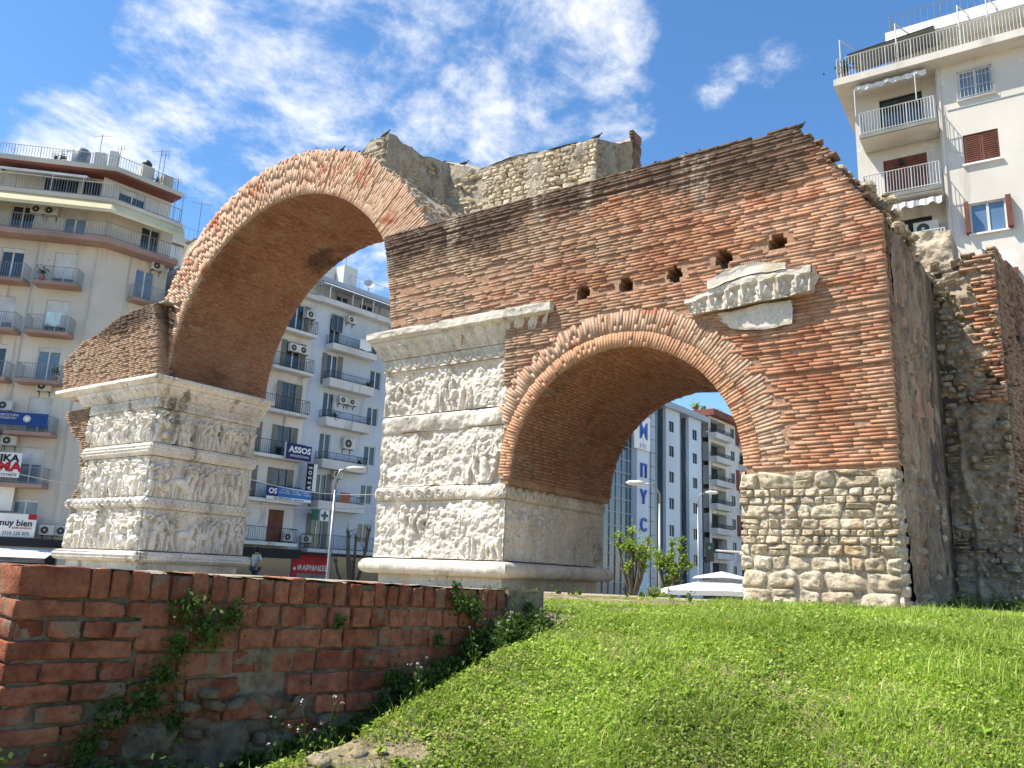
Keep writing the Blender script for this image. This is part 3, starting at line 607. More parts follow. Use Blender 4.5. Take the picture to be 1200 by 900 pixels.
# central pier
CP=M['white_marble']
pier(-13.85,-10.12,18.5,CP,200,.85,side_full=False)
cslab('frieze_band',-13.85,-10.15,4.73,5.02,14.2,-10.15,14.9,.05,band_scroll,CP,.022,seams=(-12.2,))
cslab('cornice',-13.9,-11.6,5.03,5.45,14.2,-11.6,14.9,lambda v:.10+.18*v,band_leaf,CP,.022)
cslab('cornice_top',-13.9,-11.55,5.45,5.69,14.2,-11.55,15.2,lambda v:np.where(v<.3,.31,.38),plain(.14,3,31),CP,.022)
cslab('cornice_block',-11.56,-9.30,5.03,5.70,14.2,-9.30,14.9,lambda v:np.where(v<.70,.08+.20*v/.70,.38),lambda a,b,c_,d:band_leaf(a,b,c_,d)+(vnoise(a,b,35,2.5)-.5)*.08,CP,.022,seams=())
cslab('cornice_block',-10.1,-9.6,4.86,5.12,14.12,-9.55,14.6,.05,eroded,CP,.03)
# jamb moulding carved on the side of the central pier is part of the pier() courses; bracket end scroll
# --- carved cornice fragment set in the wall
fy=13.80
cslab('cornice_fragment',-5.78,-3.62,4.93,5.40,fy,-3.62,14.2,lambda v:np.where(v<.7,.04+.04*v,.10),lambda a,b,c_,d:band_leaf(a,b,c_,d)*1.2+(vnoise(a,b,34,2)-.5)*.10,CP,.018)
cslab('cornice_fragment_top',-5.35,-4.05,5.41,5.63,fy-.05,-4.05,14.2,.08,plain(.06,3,32),CP,.03)
cslab('cornice_fragment_base',-5.45,-3.95,4.47,4.92,fy+.14,-3.95,14.2,lambda v:.0*v,plain(.12,2,33),CP,.03)

for o in [q for q in arch.children if q.name.startswith('cornice_fragment')]:
    me=o.data; co_=np.empty(len(me.vertices)*3,np.float32); me.vertices.foreach_get('co',co_); co_=co_.reshape(-1,3)
    t=np.clip((-4.75-co_[:,0])/1.05,0,1)**2; mid=5.08; co_[:,2]=mid+(co_[:,2]-mid)*(1-.42*t); co_[:,1]+=.12*t
    tb=np.clip((4.92-co_[:,2])/.45,0,1)*np.clip((-4.7-co_[:,0])/.8,0,1); co_[:,0]+=tb*.55
    tr=np.clip((co_[:,2]-5.35)/.3,0,1)*np.clip((co_[:,0]+4.5)/.5,0,1); co_[:,2]-=tr*.10
    co_[:,2]+=(vnoise(co_[:,0],co_[:,2],37,2.5)-.5)*.10; co_[:,1]+=(vnoise(co_[:,0],co_[:,2],38,2.)-.5)*.10; co_[:,2]+=.05*(co_[:,0]+4.7)
    me.vertices.foreach_set('co',co_.ravel()); me.update()
# --- rubble masonry helper
def stones(name,O,u,v,n,Wd,Hd,hmin,hmax,asp,m,seed,inside=None,depth=.07,gap=.012,res=6,parent=arch,rotj=.05,quoin=False):
    rg=random.Random(seed); O=np.array(O,float); u=np.array(u,float); v=np.array(v,float); n=np.array(n,float)
    Vs=[];Fs=[];b=0; z=0
    a=np.linspace(-1,1,res+1); A,B=np.meshgrid(a,a,indexing='ij')
    while z<Hd:
        h=rg.uniform(hmin,hmax); 
        if z+h>Hd-hmin*.6: h=Hd-z
        x=-rg.uniform(0,.1) if not quoin else 0.
        while x<Wd-.02:
            w=h*rg.uniform(*asp); 
            if x+w>Wd-.08: w=Wd-x
            w=min(w,Wd-x) if quoin else w
            parts=[(x,z,w,h)]
            if rg.random()<.22 and h>.14 and x+w<Wd-.3:
                q=rg.uniform(.35,.65); parts=[(x,z,w,h*q),(x+rg.uniform(-.02,.02),z+h*q,w,h*(1-q))]
            for (px,pz,pw,ph) in parts:
                if inside is None or inside(px+pw/2,pz+ph/2):
                    cx_,cz_=px+pw/2,pz+ph/2; k=rg.uniform(3.5,9); de=depth*rg.uniform(.5,1.3)
                    hw,hh=pw/2-gap*rg.uniform(.2,1.4),ph/2-gap*rg.uniform(.2,1.3)
                    # rounded outline
                    rad=(np.abs(A)**k+np.abs(B)**k)**(1/k); mx_=np.maximum(np.abs(A),np.abs(B))+1e-6; sc_=mx_/np.maximum(rad,1e-6); sc_=1-(1-sc_)*rg.uniform(.5,.9)
                    ro=rg.uniform(-rotj,rotj); xx=A*hw*sc_; yy=B*hh*sc_; yy=yy+xx*ro+rg.uniform(-.22,.22)*hh*A*B+rg.uniform(-.14,.14)*hh*(B**2)*A; xx=xx+rg.uniform(-.16,.16)*hw*B*np.abs(A)+rg.uniform(-.10,.10)*hw*B
                    sd_=rg.random()*100; fr_=6
                    no=(vnoise(xx*1+sd_,yy+sd_*2,5,fr_)-.5); n9=(vnoise(xx+sd_,yy+sd_,9,16)-.5)
                    xx=xx+no*.03; dd=de*(np.clip(1-np.abs(A)**8,0,1)*np.clip(1-np.abs(B)**8,0,1))**.6*(.75+no*1.5+n9*.8+rg.uniform(-.3,.3)*A+rg.uniform(-.3,.3)*B)
                    P=O+(cx_+xx)[...,None]*u+(cz_+yy)[...,None]*v+(dd)[...,None]*n
                    edge=(np.abs(A)>.999)|(np.abs(B)>.999); P=P-(edge*.04)[...,None]*n
                    Vs.append(P.reshape(-1,3)); Fs.append(gridfaces(res+1,res+1)+b); b+=(res+1)**2
            x+=w
        z+=h
    return npmesh(name,np.concatenate(Vs),np.concatenate(Fs),m,parent,smooth=True)
# right pier: rubble stone base
mb=MB(); mb.box(-4.92,-2.45,14.03,18.6,-.6,1.93); mb.build('stone_base_core',M['concrete'],arch)
stones('stone_base',(-4.98,14.03,-.45),(1,0,0),(0,0,1),(0,-1,0),2.54,2.38,.10,.31,(.7,2.3),M['rubble'],41,depth=.08,gap=.006,res=12,quoin=True,rotj=.08)
stones('stone_quoins',(-2.45,13.98,-.45),(0,1,0),(0,0,1),(1,0,0),.5,2.38,.14,.25,(.9,1.6),M['rubble'],42,depth=.05,gap=.010,res=7,quoin=True)
# the left jamb of the stone pier, inside the small arch
stones('stone_jamb',(-4.92,18.4,-.45),(0,-1,0),(0,0,1),(-1,0,0),4.4,2.42,.12,.25,(1.0,2.2),M['rubble'],43,depth=.06,quoin=True,res=5)
# side face: plaster skin over the core
def sheet(name,O,u,v,n,Wd,Hd,res,fn,m,parent=arch,topfn=None,smooth=True):
    O=np.array(O,float);u=np.array(u,float);v=np.array(v,float);n=np.array(n,float)
    nx=int(Wd/res)+1; ny=int(Hd/res)+1; S,T=np.meshgrid(np.linspace(0,Wd,nx+1),np.linspace(0,1,ny+1),indexing='ij'); H_=topfn(S) if topfn else Hd; T=T*H_
    D=fn(S,T); P=O+S[...,None]*u+T[...,None]*v+D[...,None]*n
    return npmesh(name,P.reshape(-1,3),gridfaces(nx+1,ny+1),m,parent,smooth)
mb=MB()
for (y0,y1,zt) in ((14.5,16,6.45),(16,18,6.65),(18,19.8,6.9)): mb.box(-3.4,-2.46,y0,y1,-.6,zt)
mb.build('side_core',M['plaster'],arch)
def sidefn(S,T):
    b=(vnoise(S,T,55,1.1)-.5)*.12+(vnoise(S,T,56,5)-.5)*.11-.07*(vnoise(S,T,54,2.2)>.60)
    low=sst(2.4-T,0,.15)*.05*sst(3.6-S+0*T,0,.3)*(vnoise(S,T,57,2.5)>.42)*sst(S,.3,.7); notch=-.06*np.exp(-((S-4.95-.04*np.sin(T))/.16)**2)
    peel=.03*(S<3.4+.3*np.sin(T*1.3)); return b+low+peel+notch*1.5
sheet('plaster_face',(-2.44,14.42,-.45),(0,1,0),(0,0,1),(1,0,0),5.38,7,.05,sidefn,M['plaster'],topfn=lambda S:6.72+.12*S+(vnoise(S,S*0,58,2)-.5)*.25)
# quoin bricks on the right corner, side face
cen=[];hx=[];hz=[];hy=[]
for z in rowsz:
    if 1.95<z<6.3:
        l=random.choice([.18,.34,.30,.42]); cen.append((-2.42,14.17+l/2,z)); hx.append(.03); hy.append(l/2); hz.append(PITCH*.31)
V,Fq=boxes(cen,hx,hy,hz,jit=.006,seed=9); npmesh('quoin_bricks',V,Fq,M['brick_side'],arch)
# rear stub wall, its return and the upper block
mb=MB()
a8=R_(8); bx0,bx1=-2.5,-1.2
P0=(-1.2,19.8); P1=(-1.2+math.sin(a8)*4,19.8+math.cos(a8)*4)
mb.hexa([(-3,19.85,-2.4),(-1.25,19.85,-2.4),(P1[0]-.05,P1[1],-2.4),(-3,P1[1],-2.4),(-3,19.85,6.95),(-1.25,19.85,7.42),(P1[0]-.05,P1[1],7.6),(-3,P1[1],7.2)])
mb.build('rear_stub_core',M['plaster'],arch)
def rearfn(S,T): return (vnoise(S,T,65,1.6)-.5)*.34+(vnoise(S,T,66,5)-.5)*.22
sheet('rear_stub_face',(-2.44,19.8,-.5),(1,0,0),(0,0,1),(0,-1,0),1.25,7.5,.04,lambda S,T:rearfn(S,T)+.12*np.exp(-((S-.30-.15*sst(3.2-T,0,1.2))/.07)**2)*(T<4.2),M['old_rubble'],topfn=lambda S:7.42+.42*S+(vnoise(S,S*0,59,2)-.5)*.25)
stones('rear_stub_stones',(-2.42,19.86,-.4),(1,0,0),(0,0,1),(0,-1,0),1.22,7.8,.08,.20,(1.0,2.6),M['old_rubble'],44,inside=lambda x,z: random.random()<.80,depth=.20,res=7,gap=.012,rotj=.16)
stones('side_stones',(-2.42,14.9,-.4),(0,1,0),(0,0,1),(1,0,0),3.4,2.5,.10,.24,(.9,2.2),M['old_rubble'],48,inside=lambda x,z: random.random()<.40-.07*x,depth=.075,res=7,gap=.01,rotj=.12)
cen=[];hx=[];hz=[];hy=[]
z=4.0
while z<7.35:
    z+=.085; x=-1.95+random.uniform(0,.4)
    while x<-1.22:
        l=random.choice([.2,.3,.35]); x1=min(x+l,-1.2)
        if random.random()<.62: cen.append(((x+x1)/2,19.84,z)); hx.append((x1-x)/2-.005); hy.append(.17); hz.append(.028)
        x=x1
V,Fq=boxes(cen,hx,hy,hz,jit=.012,seed=19); npmesh('rear_stub_bricks',V,Fq,M['brick_face'],arch)
# return face courses
cen=[];U=[];Vv=[];hx=[];hy=[];hz=[]; z=-.4
while z<7.5:
    z+=.086; s=0
    while s<3.9:
        l=random.choice([.3,.36,.25]); s1=min(s+l,4)
        if random.random()<.86: cen.append((P0[0]+math.sin(a8)*(s+s1)/2-.05,P0[1]+math.cos(a8)*(s+s1)/2,z)); hx.append(.08+random.uniform(-.012,.012)); hy.append((s1-s)/2-.006); hz.append(.028)
        s=s1
n_=len(cen); V,Fq=boxes(cen,hx,hy,hz,np.tile([math.cos(a8),-math.sin(a8),0],(n_,1)),np.tile([math.sin(a8),math.cos(a8),0],(n_,1)),np.tile([0,0,1.],(n_,1)),.008,20)
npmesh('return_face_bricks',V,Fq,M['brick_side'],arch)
mb=MB(); mb.box(-3.3,-2.05,20.25,21.6,6.4,8.30); mb.build('upper_block_core',M['old_rubble'],arch)
sheet('upper_block_face',(-3.35,20.22,6.3),(1,0,0),(0,0,1),(0,-1,0),1.32,2.1,.035,lambda S,T:(vnoise(S,T,67,2.2)-.4)*.35+(vnoise(S,T,68,7)-.5)*.1,M['rubble'],topfn=lambda S:2.15-.18*S+(vnoise(S,S*0,69,3)-.5)*.3)
def lump(mb_v,mb_f,c,r,seed,sq=(1,1,.7)):
    rg=np.random.default_rng(seed); nth,nph=5,7; b=len(mb_v); 
    for i in range(nth+1):
        th=math.pi*i/nth
        for j in range(nph):
            ph=2*math.pi*j/nph; k=r*rg.uniform(.75,1.2); mb_v.append((c[0]+k*sq[0]*math.sin(th)*math.cos(ph),c[1]+k*sq[1]*math.sin(th)*math.sin(ph),c[2]+k*sq[2]*math.cos(th)))
    for i in range(nth):
        for j in range(nph): mb_f.append((b+i*nph+j,b+i*nph+(j+1)%nph,b+(i+1)*nph+(j+1)%nph,b+(i+1)*nph+j))
# debris on the right shoulder
v=[];f=[]
for k in range(150):
    t=random.random(); x=-3.6+1.25*t+random.uniform(-.15,.1); z=7.9-1.35*t+random.uniform(-.05,.22); y=random.uniform(14.6,17.8); 
    lump(v,f,(x,y,z+.05*(y-15)),random.uniform(.06,.17),k)
for k in range(70):
    y=random.uniform(15,20); x=random.uniform(-2.9,-2.5); lump(v,f,(x,y,6.3+.11*(y-14)+random.uniform(0,.15)),random.uniform(.06,.15),k+500)
me=bpy.data.meshes.new('debris'); me.from_pydata(v,[],f); me.update(); link('fallen_rubble',me,M['old_rubble'],arch)
# body of masonry between shoulder and wall
mb=MB()
for i in range(12):
    z0=6.3+i*.15; mb.box(xr(z0)-3,xr(z0)-.1,14.65,17.4,z0,z0+.15)
# --- attic on top of the vault
def hull(name,pts_bottom,pts_top,m):
    mb=MB(); n=len(pts_bottom); i0=0; mb.v=[tuple(p) for p in pts_bottom+pts_top]; mb.f=[tuple(range(n))[::-1],tuple(range(n,2*n))]+[(i,(i+1)%n,n+(i+1)%n,n+i) for i in range(n)]
    return mb.build(name,m,arch)
def rock(name,x0,x1,y0,y1,z0,topfn,m,res=.09,amp=.12,seed=1):
    """box of masonry with an uneven skin; topfn(x,y)"""
    res=.05; amp=.24; nx=max(int((x1-x0)/res),2); ny=max(int((y1-y0)/res),2); Vs=[];Fs=[];b=0
    gx=np.linspace(x0,x1,nx+1); gy=np.linspace(y0,y1,ny+1); zs=14
    def nz(a,c,s): return (vnoise(a,c,s,1.6)-.5)*amp+(vnoise(a,c,s+1,6)-.5)*amp*.4
    for (fx,kind) in ((y0,'f'),(y1,'b')):
        S,T=np.meshgrid(gx,np.linspace(0,1,zs*2+1),indexing='ij'); zt=topfn(S,fx+0*S); Zz=z0+(zt-z0)*T
        w=np.minimum(np.minimum(S-x0,x1-S)/.1,1); P=np.stack([S,fx+nz(S,Zz,seed)*w*(1 if kind=='f' else 1),Zz],-1); Vs.append(P.reshape(-1,3)); Fs.append(gridfaces(nx+1,zs*2+1,kind=='b')+b); b+=P.shape[0]*P.shape[1]
    for (fy_,kind) in ((x0,'l'),(x1,'r')):
        S,T=np.meshgrid(gy,np.linspace(0,1,zs*2+1),indexing='ij'); zt=topfn(fy_+0*S,S); Zz=z0+(zt-z0)*T
        w=np.minimum(np.minimum(S-y0,y1-S)/.1,1); P=np.stack([fy_+nz(S,Zz,seed+2)*w,S,Zz],-1); Vs.append(P.reshape(-1,3)); Fs.append(gridfaces(ny+1,zs*2+1,kind=='l')+b); b+=P.shape[0]*P.shape[1]
    S,T=np.meshgrid(gx,gy,indexing='ij'); P=np.stack([S,T,topfn(S,T)],-1); Vs.append(P.reshape(-1,3)); Fs.append(gridfaces(nx+1,ny+1)+b)
    return npmesh(name,np.concatenate(Vs),np.concatenate(Fs),m,arch,smooth=True)
def tA(x,y): return 11.95+.17*(y-14.9)+(vnoise(x,y,71,1.2)-.5)*.25-.45*sst(-x,15.7,16.7)
def tA2(x,y): return np.interp(y,[14.9,15.4,16.4,17.6],[12.0,12.05,12.05,12.35])+(vnoise(x,y,71,2.2)-.5)*.25-.35*sst(-x,15.6,16.7)
rock('attic_block',-16.75,-15.2,14.9,18.2,10.6,tA2,M['concrete'],seed=72)
def tB(x,y): return np.interp(x,[-15.3,-14.6,-14,-12.8,-9.9],[12.42,12.05,11.75,11.85,11.62])+(vnoise(x,y,73,1.8)-.5)*.16+.35*(y-17.5)
rock('attic_rear_wall',-15.3,-9.95,17.5,18.9,9.5,tB,M['concrete'],seed=74)
stones('attic_stones',(-15.1,17.5,9.6),(1,0,0),(0,0,1),(0,-1,0),5.15,2.1,.09,.27,(1.0,2.6),M['rubble'],45,depth=.06,res=8,gap=.006,rotj=.08,inside=lambda x,z: z<2.15-.03*x and (x>1.6 or random.random()<.45))
def tC(x,y): return 11.35+.42*(y-18.9)
rock('attic_return',-11.2,-9.95,18.9,20.0,8.2,lambda x,y:12.1+.75*(y-18.9)+(vnoise(x,y,75,2)-.5)*.2,M['old_rubble'],seed=76)
stones('attic_return_stones',(-9.97,17.6,9.6),(0,1,0),(0,0,1),(1,0,0),2.0,2.6,.09,.2,(1.,2.4),M['old_rubble'],49,depth=.05,gap=.01,res=6,rotj=.1,inside=lambda x,z: z<2.0+.32*x)
stones('attic_face_stones',(-15.22,14.95,10.5),(0,1,0),(0,0,1),(1,0,0),2.5,1.9,.08,.2,(1.,2.6),M['old_rubble'],50,depth=.05,gap=.01,res=6,rotj=.1,inside=lambda x,z: z<1.35 and random.random()<.7)
stones('attic_face_stones',(-16.6,14.88,10.6),(1,0,0),(0,0,1),(0,-1,0),1.38,1.3,.08,.2,(1.,2.4),M['old_rubble'],51,depth=.05,gap=.01,res=6,rotj=.1,inside=lambda x,z: z<.85+.35*x)
cen=[];hx=[];hz=[];hy=[]; z=9.3
while z<12.78:
    z+=.086; cen.append((-9.93,19.75,z)); hx.append(.06); hy.append(.26+random.uniform(-.06,.03)); hz.append(.028)
V,Fq=boxes(cen,hx,hy,hz,jit=.01,seed=31); npmesh('attic_quoin_bricks',V,Fq,M['brick_side'],arch)
# rubble slope between the facade top and the rear wall, smooth extrados left of it
def slope(S,T): # S along x from -14.5, T along y from 14.3
    return None
xs2=np.linspace(-14.15,-8.6,90); ys2=np.linspace(14.25,17.6,60); XX,YY=np.meshgrid(xs2,ys2,indexing='ij')
ZZ=8.22+np.clip((YY-14.35)/3.15,0,1)*(1.95-.10*(XX+14.8))*(1-sst(XX,-9.9,-8.7))+(vnoise(XX,YY,77,2)-.5)*.30+(vnoise(XX,YY,78,7)-.5)*.16
npmesh('rubble_fill',np.stack([XX,YY,ZZ],-1).reshape(-1,3),gridfaces(90,60),M['rubble'],arch,smooth=True)
v=[];f=[]
for k in range(520):
    x=random.uniform(-14.0,-8.8); y=random.uniform(14.5,17.5); z=8.22+np.clip((y-14.35)/3.15,0,1)*(1.95-.10*(x+14.8))*(1-float(sst(x,-9.9,-8.7)))
    lump(v,f,(x,y,z+.02),random.uniform(.05,.16),k+900)
me=bpy.data.meshes.new('debris'); me.from_pydata(v,[],f); me.update(); link('loose_stones',me,M['rubble'],arch)
v=[];f=[]
for k in range(420):
    a=random.uniform(.25,1.15); y=random.uniform(14.6,18.0); lump(v,f,(ARC[0]+6.27*math.cos(a),y,ARC[1]+6.27*math.sin(a)),random.uniform(.04,.12),k+3900)
me=bpy.data.meshes.new('debris'); me.from_pydata(v,[],f); me.update(); link('extrados_rubble',me,M['old_rubble'],arch)
# small broken lump on the left shoulder of the vault
rock('shoulder_block',-24.2,-23.5,14.7,16.2,9.2,lambda x,y:10.55+(vnoise(x,y,79,3)-.5)*.3,M['concrete'],seed=80)
mb=MB()
for k in range(26):
    a=random.uniform(2.0,2.9); mb.box(*(lambda x,z:(x-.12,x+.12,14.5,15.2,z-.03,z+.04))(ARC[0]+6.3*math.cos(a),ARC[1]+6.3*math.sin(a)))
mb.build('broken_extrados_bricks',M['brick_side'],arch)
# metal bird spikes on ledges
def spikes(x0,x1,y,z,n):
    mb=MB()
    for i in range(n):
        x=x0+(x1-x0)*i/n
        for q in (-.5,0,.5): mb.tube([(x,y,z),(x+q*.06+.01,y-.02,z+.11)],.0022,3,False)
    mb.build('bird_spikes',M['dark_metal'],arch)
spikes(-13.6,-9.6,13.9,5.70,80); spikes(-5.3,-4.1,13.65,5.62,30); spikes(-4.05,-3.7,13.75,5.42,10); spikes(-24.4,-23.3,13.95,5.69,16)
for (hx_,hz_) in HOLES: spikes(hx_-.16,hx_+.18,14.06,hz_-.19,9)

# ------------------------------------------------------------------ foreground brick wall
fw=empty('brick_wall',(WA[0],WA[1],-1.2),'old red brick garden wall in shade in the lower left, weeds growing from its joints','wall')
F0=Fr((WA[0],WA[1]),7); LEN=3.75; tilt=-.018
cenb=[];U=[];Vv=[];hx=[];hy=[];hz=[]
def fb(s0,s1,z0,z1,o,dep,lo=cenb):
    sm=(s0+s1)/2; c=F0(sm,(z0+z1)/2+tilt*sm,o-dep/2); lo.append(tuple(c)); hx.append((s1-s0)/2); hy.append(dep/2); hz.append((z1-z0)/2)
rg=random.Random(5)
TOP=-.028; BRE,WE=2.52,2.85
# rowlock course
s=0.0; fb(0.0,.235,TOP-.105,TOP,0.004,.24)
s=.245
while s<BRE:
    w=.066*rg.uniform(.93,1.07); fb(s,s+w,TOP-.108+rg.uniform(-.004,.004),TOP+rg.uniform(-.014,.004)-(.03 if rg.random()<.07 else 0),rg.gauss(0,.006),.24); s+=w+rg.uniform(.009,.019)
def courses(sa,sb,pitch,nrow,zstart,seed,lens,rag):
    g=random.Random(seed); z=zstart
    for r in range(nrow):
        h=pitch*g.uniform(.93,1.06)-.011; s=sa+(g.uniform(-.04,.05) if rag and r%2 else 0); first=True
        while s<sb-.02:
            L_=g.choice(lens) if not(first and not rag) else (.11 if r%2 else .22)
            if r==0 and rag: L_=.11
            first=False; w=L_*g.uniform(.93,1.06)
            if s+w>sb+.03 and not rag: w=sb-s+g.uniform(-.03,.04)
            d0=-z-.35+.0*s
            er=rag and ((d0>.10 and s>.5 and g.random()<.25+1.6*(d0-.10)) or (s>2.45 and g.random()<.7))
            if not er and w>.04: fb(s,s+w,z-h,z,g.gauss(0,.005)-(.018 if g.random()<.07 else 0),.2)
            s+=w+.012
        z-=h+.012
courses(0.,.44,.069,17,TOP-.118,5,(.11,.2,.16),False)
courses(.455,BRE+.12,.092,12,TOP-.118,6,(.21,.21,.11,.22,.16),True)
n_=len(cenb); tv=np.array([F0.t.x,F0.t.y,tilt]); nv=np.array([F0.n.x,F0.n.y,0.])
V,Fq=boxes(cenb,hx,hy,hz,np.tile(tv,(n_,1)),np.tile(nv,(n_,1)),np.tile([0,0,1.],(n_,1)),.003,51)
o=npmesh('wall_bricks',V,Fq,M['red_brick'],fw)
bv=o.modifiers.new('b','BEVEL'); bv.width=.006; bv.segments=2
sb=o.modifiers.new('s','SUBSURF'); sb.subdivision_type='SIMPLE'; sb.levels=2; sb.render_levels=2
tx=bpy.data.textures.new('chip','CLOUDS'); tx.noise_scale=.035; tx.noise_depth=3
dm=o.modifiers.new('d','DISPLACE'); dm.texture=tx; dm.texture_coords='GLOBAL'; dm.strength=.024; dm.mid_level=.5
# end face courses (facing away to the left, in the sun)
def wallcore(S,T): return (vnoise(S,T,61,3)-.5)*.03+(vnoise(S,T,62,14)-.5)*.02-.018-.035*sst(.75-T,0,.3)*(vnoise(S,T,63,4)>.5)
sheet('mortar_core',tuple(F0(.02,-1.35,0)),tuple(F0.t+Vector((0,0,tilt))),(0,0,1),tuple(F0.n),WE-.03,1.31,.012,wallcore,M['grey_mortar'],fw)
mb=MB(); F0.box(mb,.02,WE-.02,-1.35,-.075,-.22,-.03); mb.build('wall_backing',M['grey_mortar'],fw)
mb=MB(); F0.box(mb,BRE+.02,WE,-.28,-.075,-.25,.01); o=mb.build('end_block',M['grey_mortar'],fw)
sheet('rubble_footing',tuple(F0(.3,-1.35,.03)),tuple(F0.t),(0,0,1),tuple(F0.n),2.5,.72,.014,lambda S,T:np.abs(vnoise(S,T,64,5)-.5)*.34+(vnoise(S,T,65,16)-.5)*.06-.02-.07*sst(T,.45,.8),M['footing'],fw,topfn=lambda S:.60+(vnoise(S,S*0,66,2)-.3)*.45)
stones('footing_stones',tuple(F0(.4,-1.1,.035)),tuple(F0.t),(0,0,1),tuple(F0.n),2.3,.62,.028,.062,(.7,2.2),M['footing'],47,inside=lambda x,z: z<.56+.1*math.sin(x*5) and random.random()<.30,depth=.018,gap=.004,res=6,parent=fw,rotj=.35)
# flat coping mortar
sheet('coping',tuple(F0(.0,TOP-.001,-.235)),tuple(F0.t+Vector((0,0,tilt))),tuple(F0.n),(0,0,1),BRE,.232,.015,lambda S,T:(vnoise(S,T,67,9)-.5)*.018,M['concrete'],fw)

# ------------------------------------------------------------------ foliage helpers
def leafquads(P,size,nrm_up=.3,seed=1,asp=(.5,.8)):
    rg=np.random.default_rng(seed); n=len(P); P=np.asarray(P,float); d=rg.normal(size=(n,3)); d[:,2]=np.abs(d[:,2])*.6+nrm_up; d/=np.linalg.norm(d,axis=1)[:,None]
    a=rg.normal(size=(n,3)); u=np.cross(d,a); u/=np.linalg.norm(u,axis=1)[:,None]; w=np.cross(d,u); s=np.asarray(size)*rg.uniform(.6,1.3,n); k=rg.uniform(*asp,n)
    V=np.stack([P-u*s[:,None],P-w*(s*k)[:,None]+d*(s*.15)[:,None],P+u*s[:,None],P+w*(s*k)[:,None]+d*(s*.15)[:,None]],1).reshape(-1,3)
    return V,np.arange(4*n).reshape(-1,4)
def clump_pts(c,r,n,seed,flat=(1,1,1)):
    rg=np.random.default_rng(seed); d=rg.normal(size=(n,3)); d/=np.linalg.norm(d,axis=1)[:,None]; q=r*np.abs(rg.normal(0,.62,n)); return np.array(c)+d*q[:,None]*np.array(flat)
# wall weeds
tl=list
weeds=[  # s, z, radius, n
 ('trailing green weed on the brick wall below its coping, upper of the left patches',[(.62,-.18,.09,700),(.72,-.26,.10,900),(.82,-.20,.08,600),(.60,-.32,.08,600),(.55,-.42,.09,700),(.50,-.52,.10,800)]),
 ('dark weed patch low on the brick wall near its left end',[(.38,-.55,.10,700),(.30,-.66,.10,700),(.62,-.60,.07,400)]),
 ('small round weed tuft in the middle of the brick wall',[(1.75,-.52,.09,900),(1.68,-.50,.05,300)]),
 ('tiny weed sprig under the coping row of the brick wall',[(1.36,-.24,.05,260)]),
 ('bushy weed hanging below the coping near the middle of the brick wall',[(2.14,-.14,.09,800),(2.24,-.19,.09,800),(2.10,-.06,.05,200)]),
 ('dark weed in the ditch against the far end of the brick wall',[(2.62,-.24,.06,400),(2.7,-.16,.05,260),(2.5,-.36,.08,500)]),
 ('tiny weed sprig in a joint right of the brick wall centre',[(2.0,-.33,.05,250)])]
for i,(lab,cl) in enumerate(weeds):
    P=[]
    for j,(s,z,r,n) in enumerate(cl): P.append(clump_pts(tuple(F0(s,z,.03)),r*.85,int(n*.62),300+i*10+j,(.6,1,1)))
    V,Fq=leafquads(np.concatenate(P),np.random.default_rng(i).uniform(.005,.014,sum(len(q) for q in P)),.1,400+i); c=F0(cl[0][0],cl[0][1],0)
    o=npmesh('wall_weed',V,Fq,M['weed']); tag(o,lab,'weed','weeds growing from the brick wall')
# dark ditch vegetation: one mass
P=[]
for k in range(150):
    s=random.uniform(-.3,2.75); o_=random.uniform(.03,.22); p=F0(s,0,o_); z=float(terrain(p.x,p.y)); r=random.uniform(.04,.09); P.append(clump_pts((p.x,p.y,z+.04),r,random.randint(100,220),k+700,(1,1,.9)))
for k in range(120):
    s=random.uniform(-.1,1.35); o_=random.uniform(.05,.30); p=F0(s,-.93+random.uniform(0,.16)+.16*max(0,.9-s)*random.random(),o_); P.append(clump_pts(tuple(p),random.uniform(.05,.09),150,k+2700,(1,1,.9)))
for k in range(90):
    s=random.uniform(1.1,2.55); o_=random.uniform(.03,.17); p=F0(s,0,o_); z=float(terrain(p.x,p.y)); P.append(clump_pts((p.x,p.y,z+random.uniform(.03,.20)),random.uniform(.04,.08),110,k+2900,(1,1,1.1)))
V,Fq=leafquads(np.concatenate(P),.013,.2,777); o=npmesh('ditch_weeds',V,Fq,M['weed']); tag(o,'dark green weeds filling the ditch at the foot of the brick wall','weeds',kind='stuff')

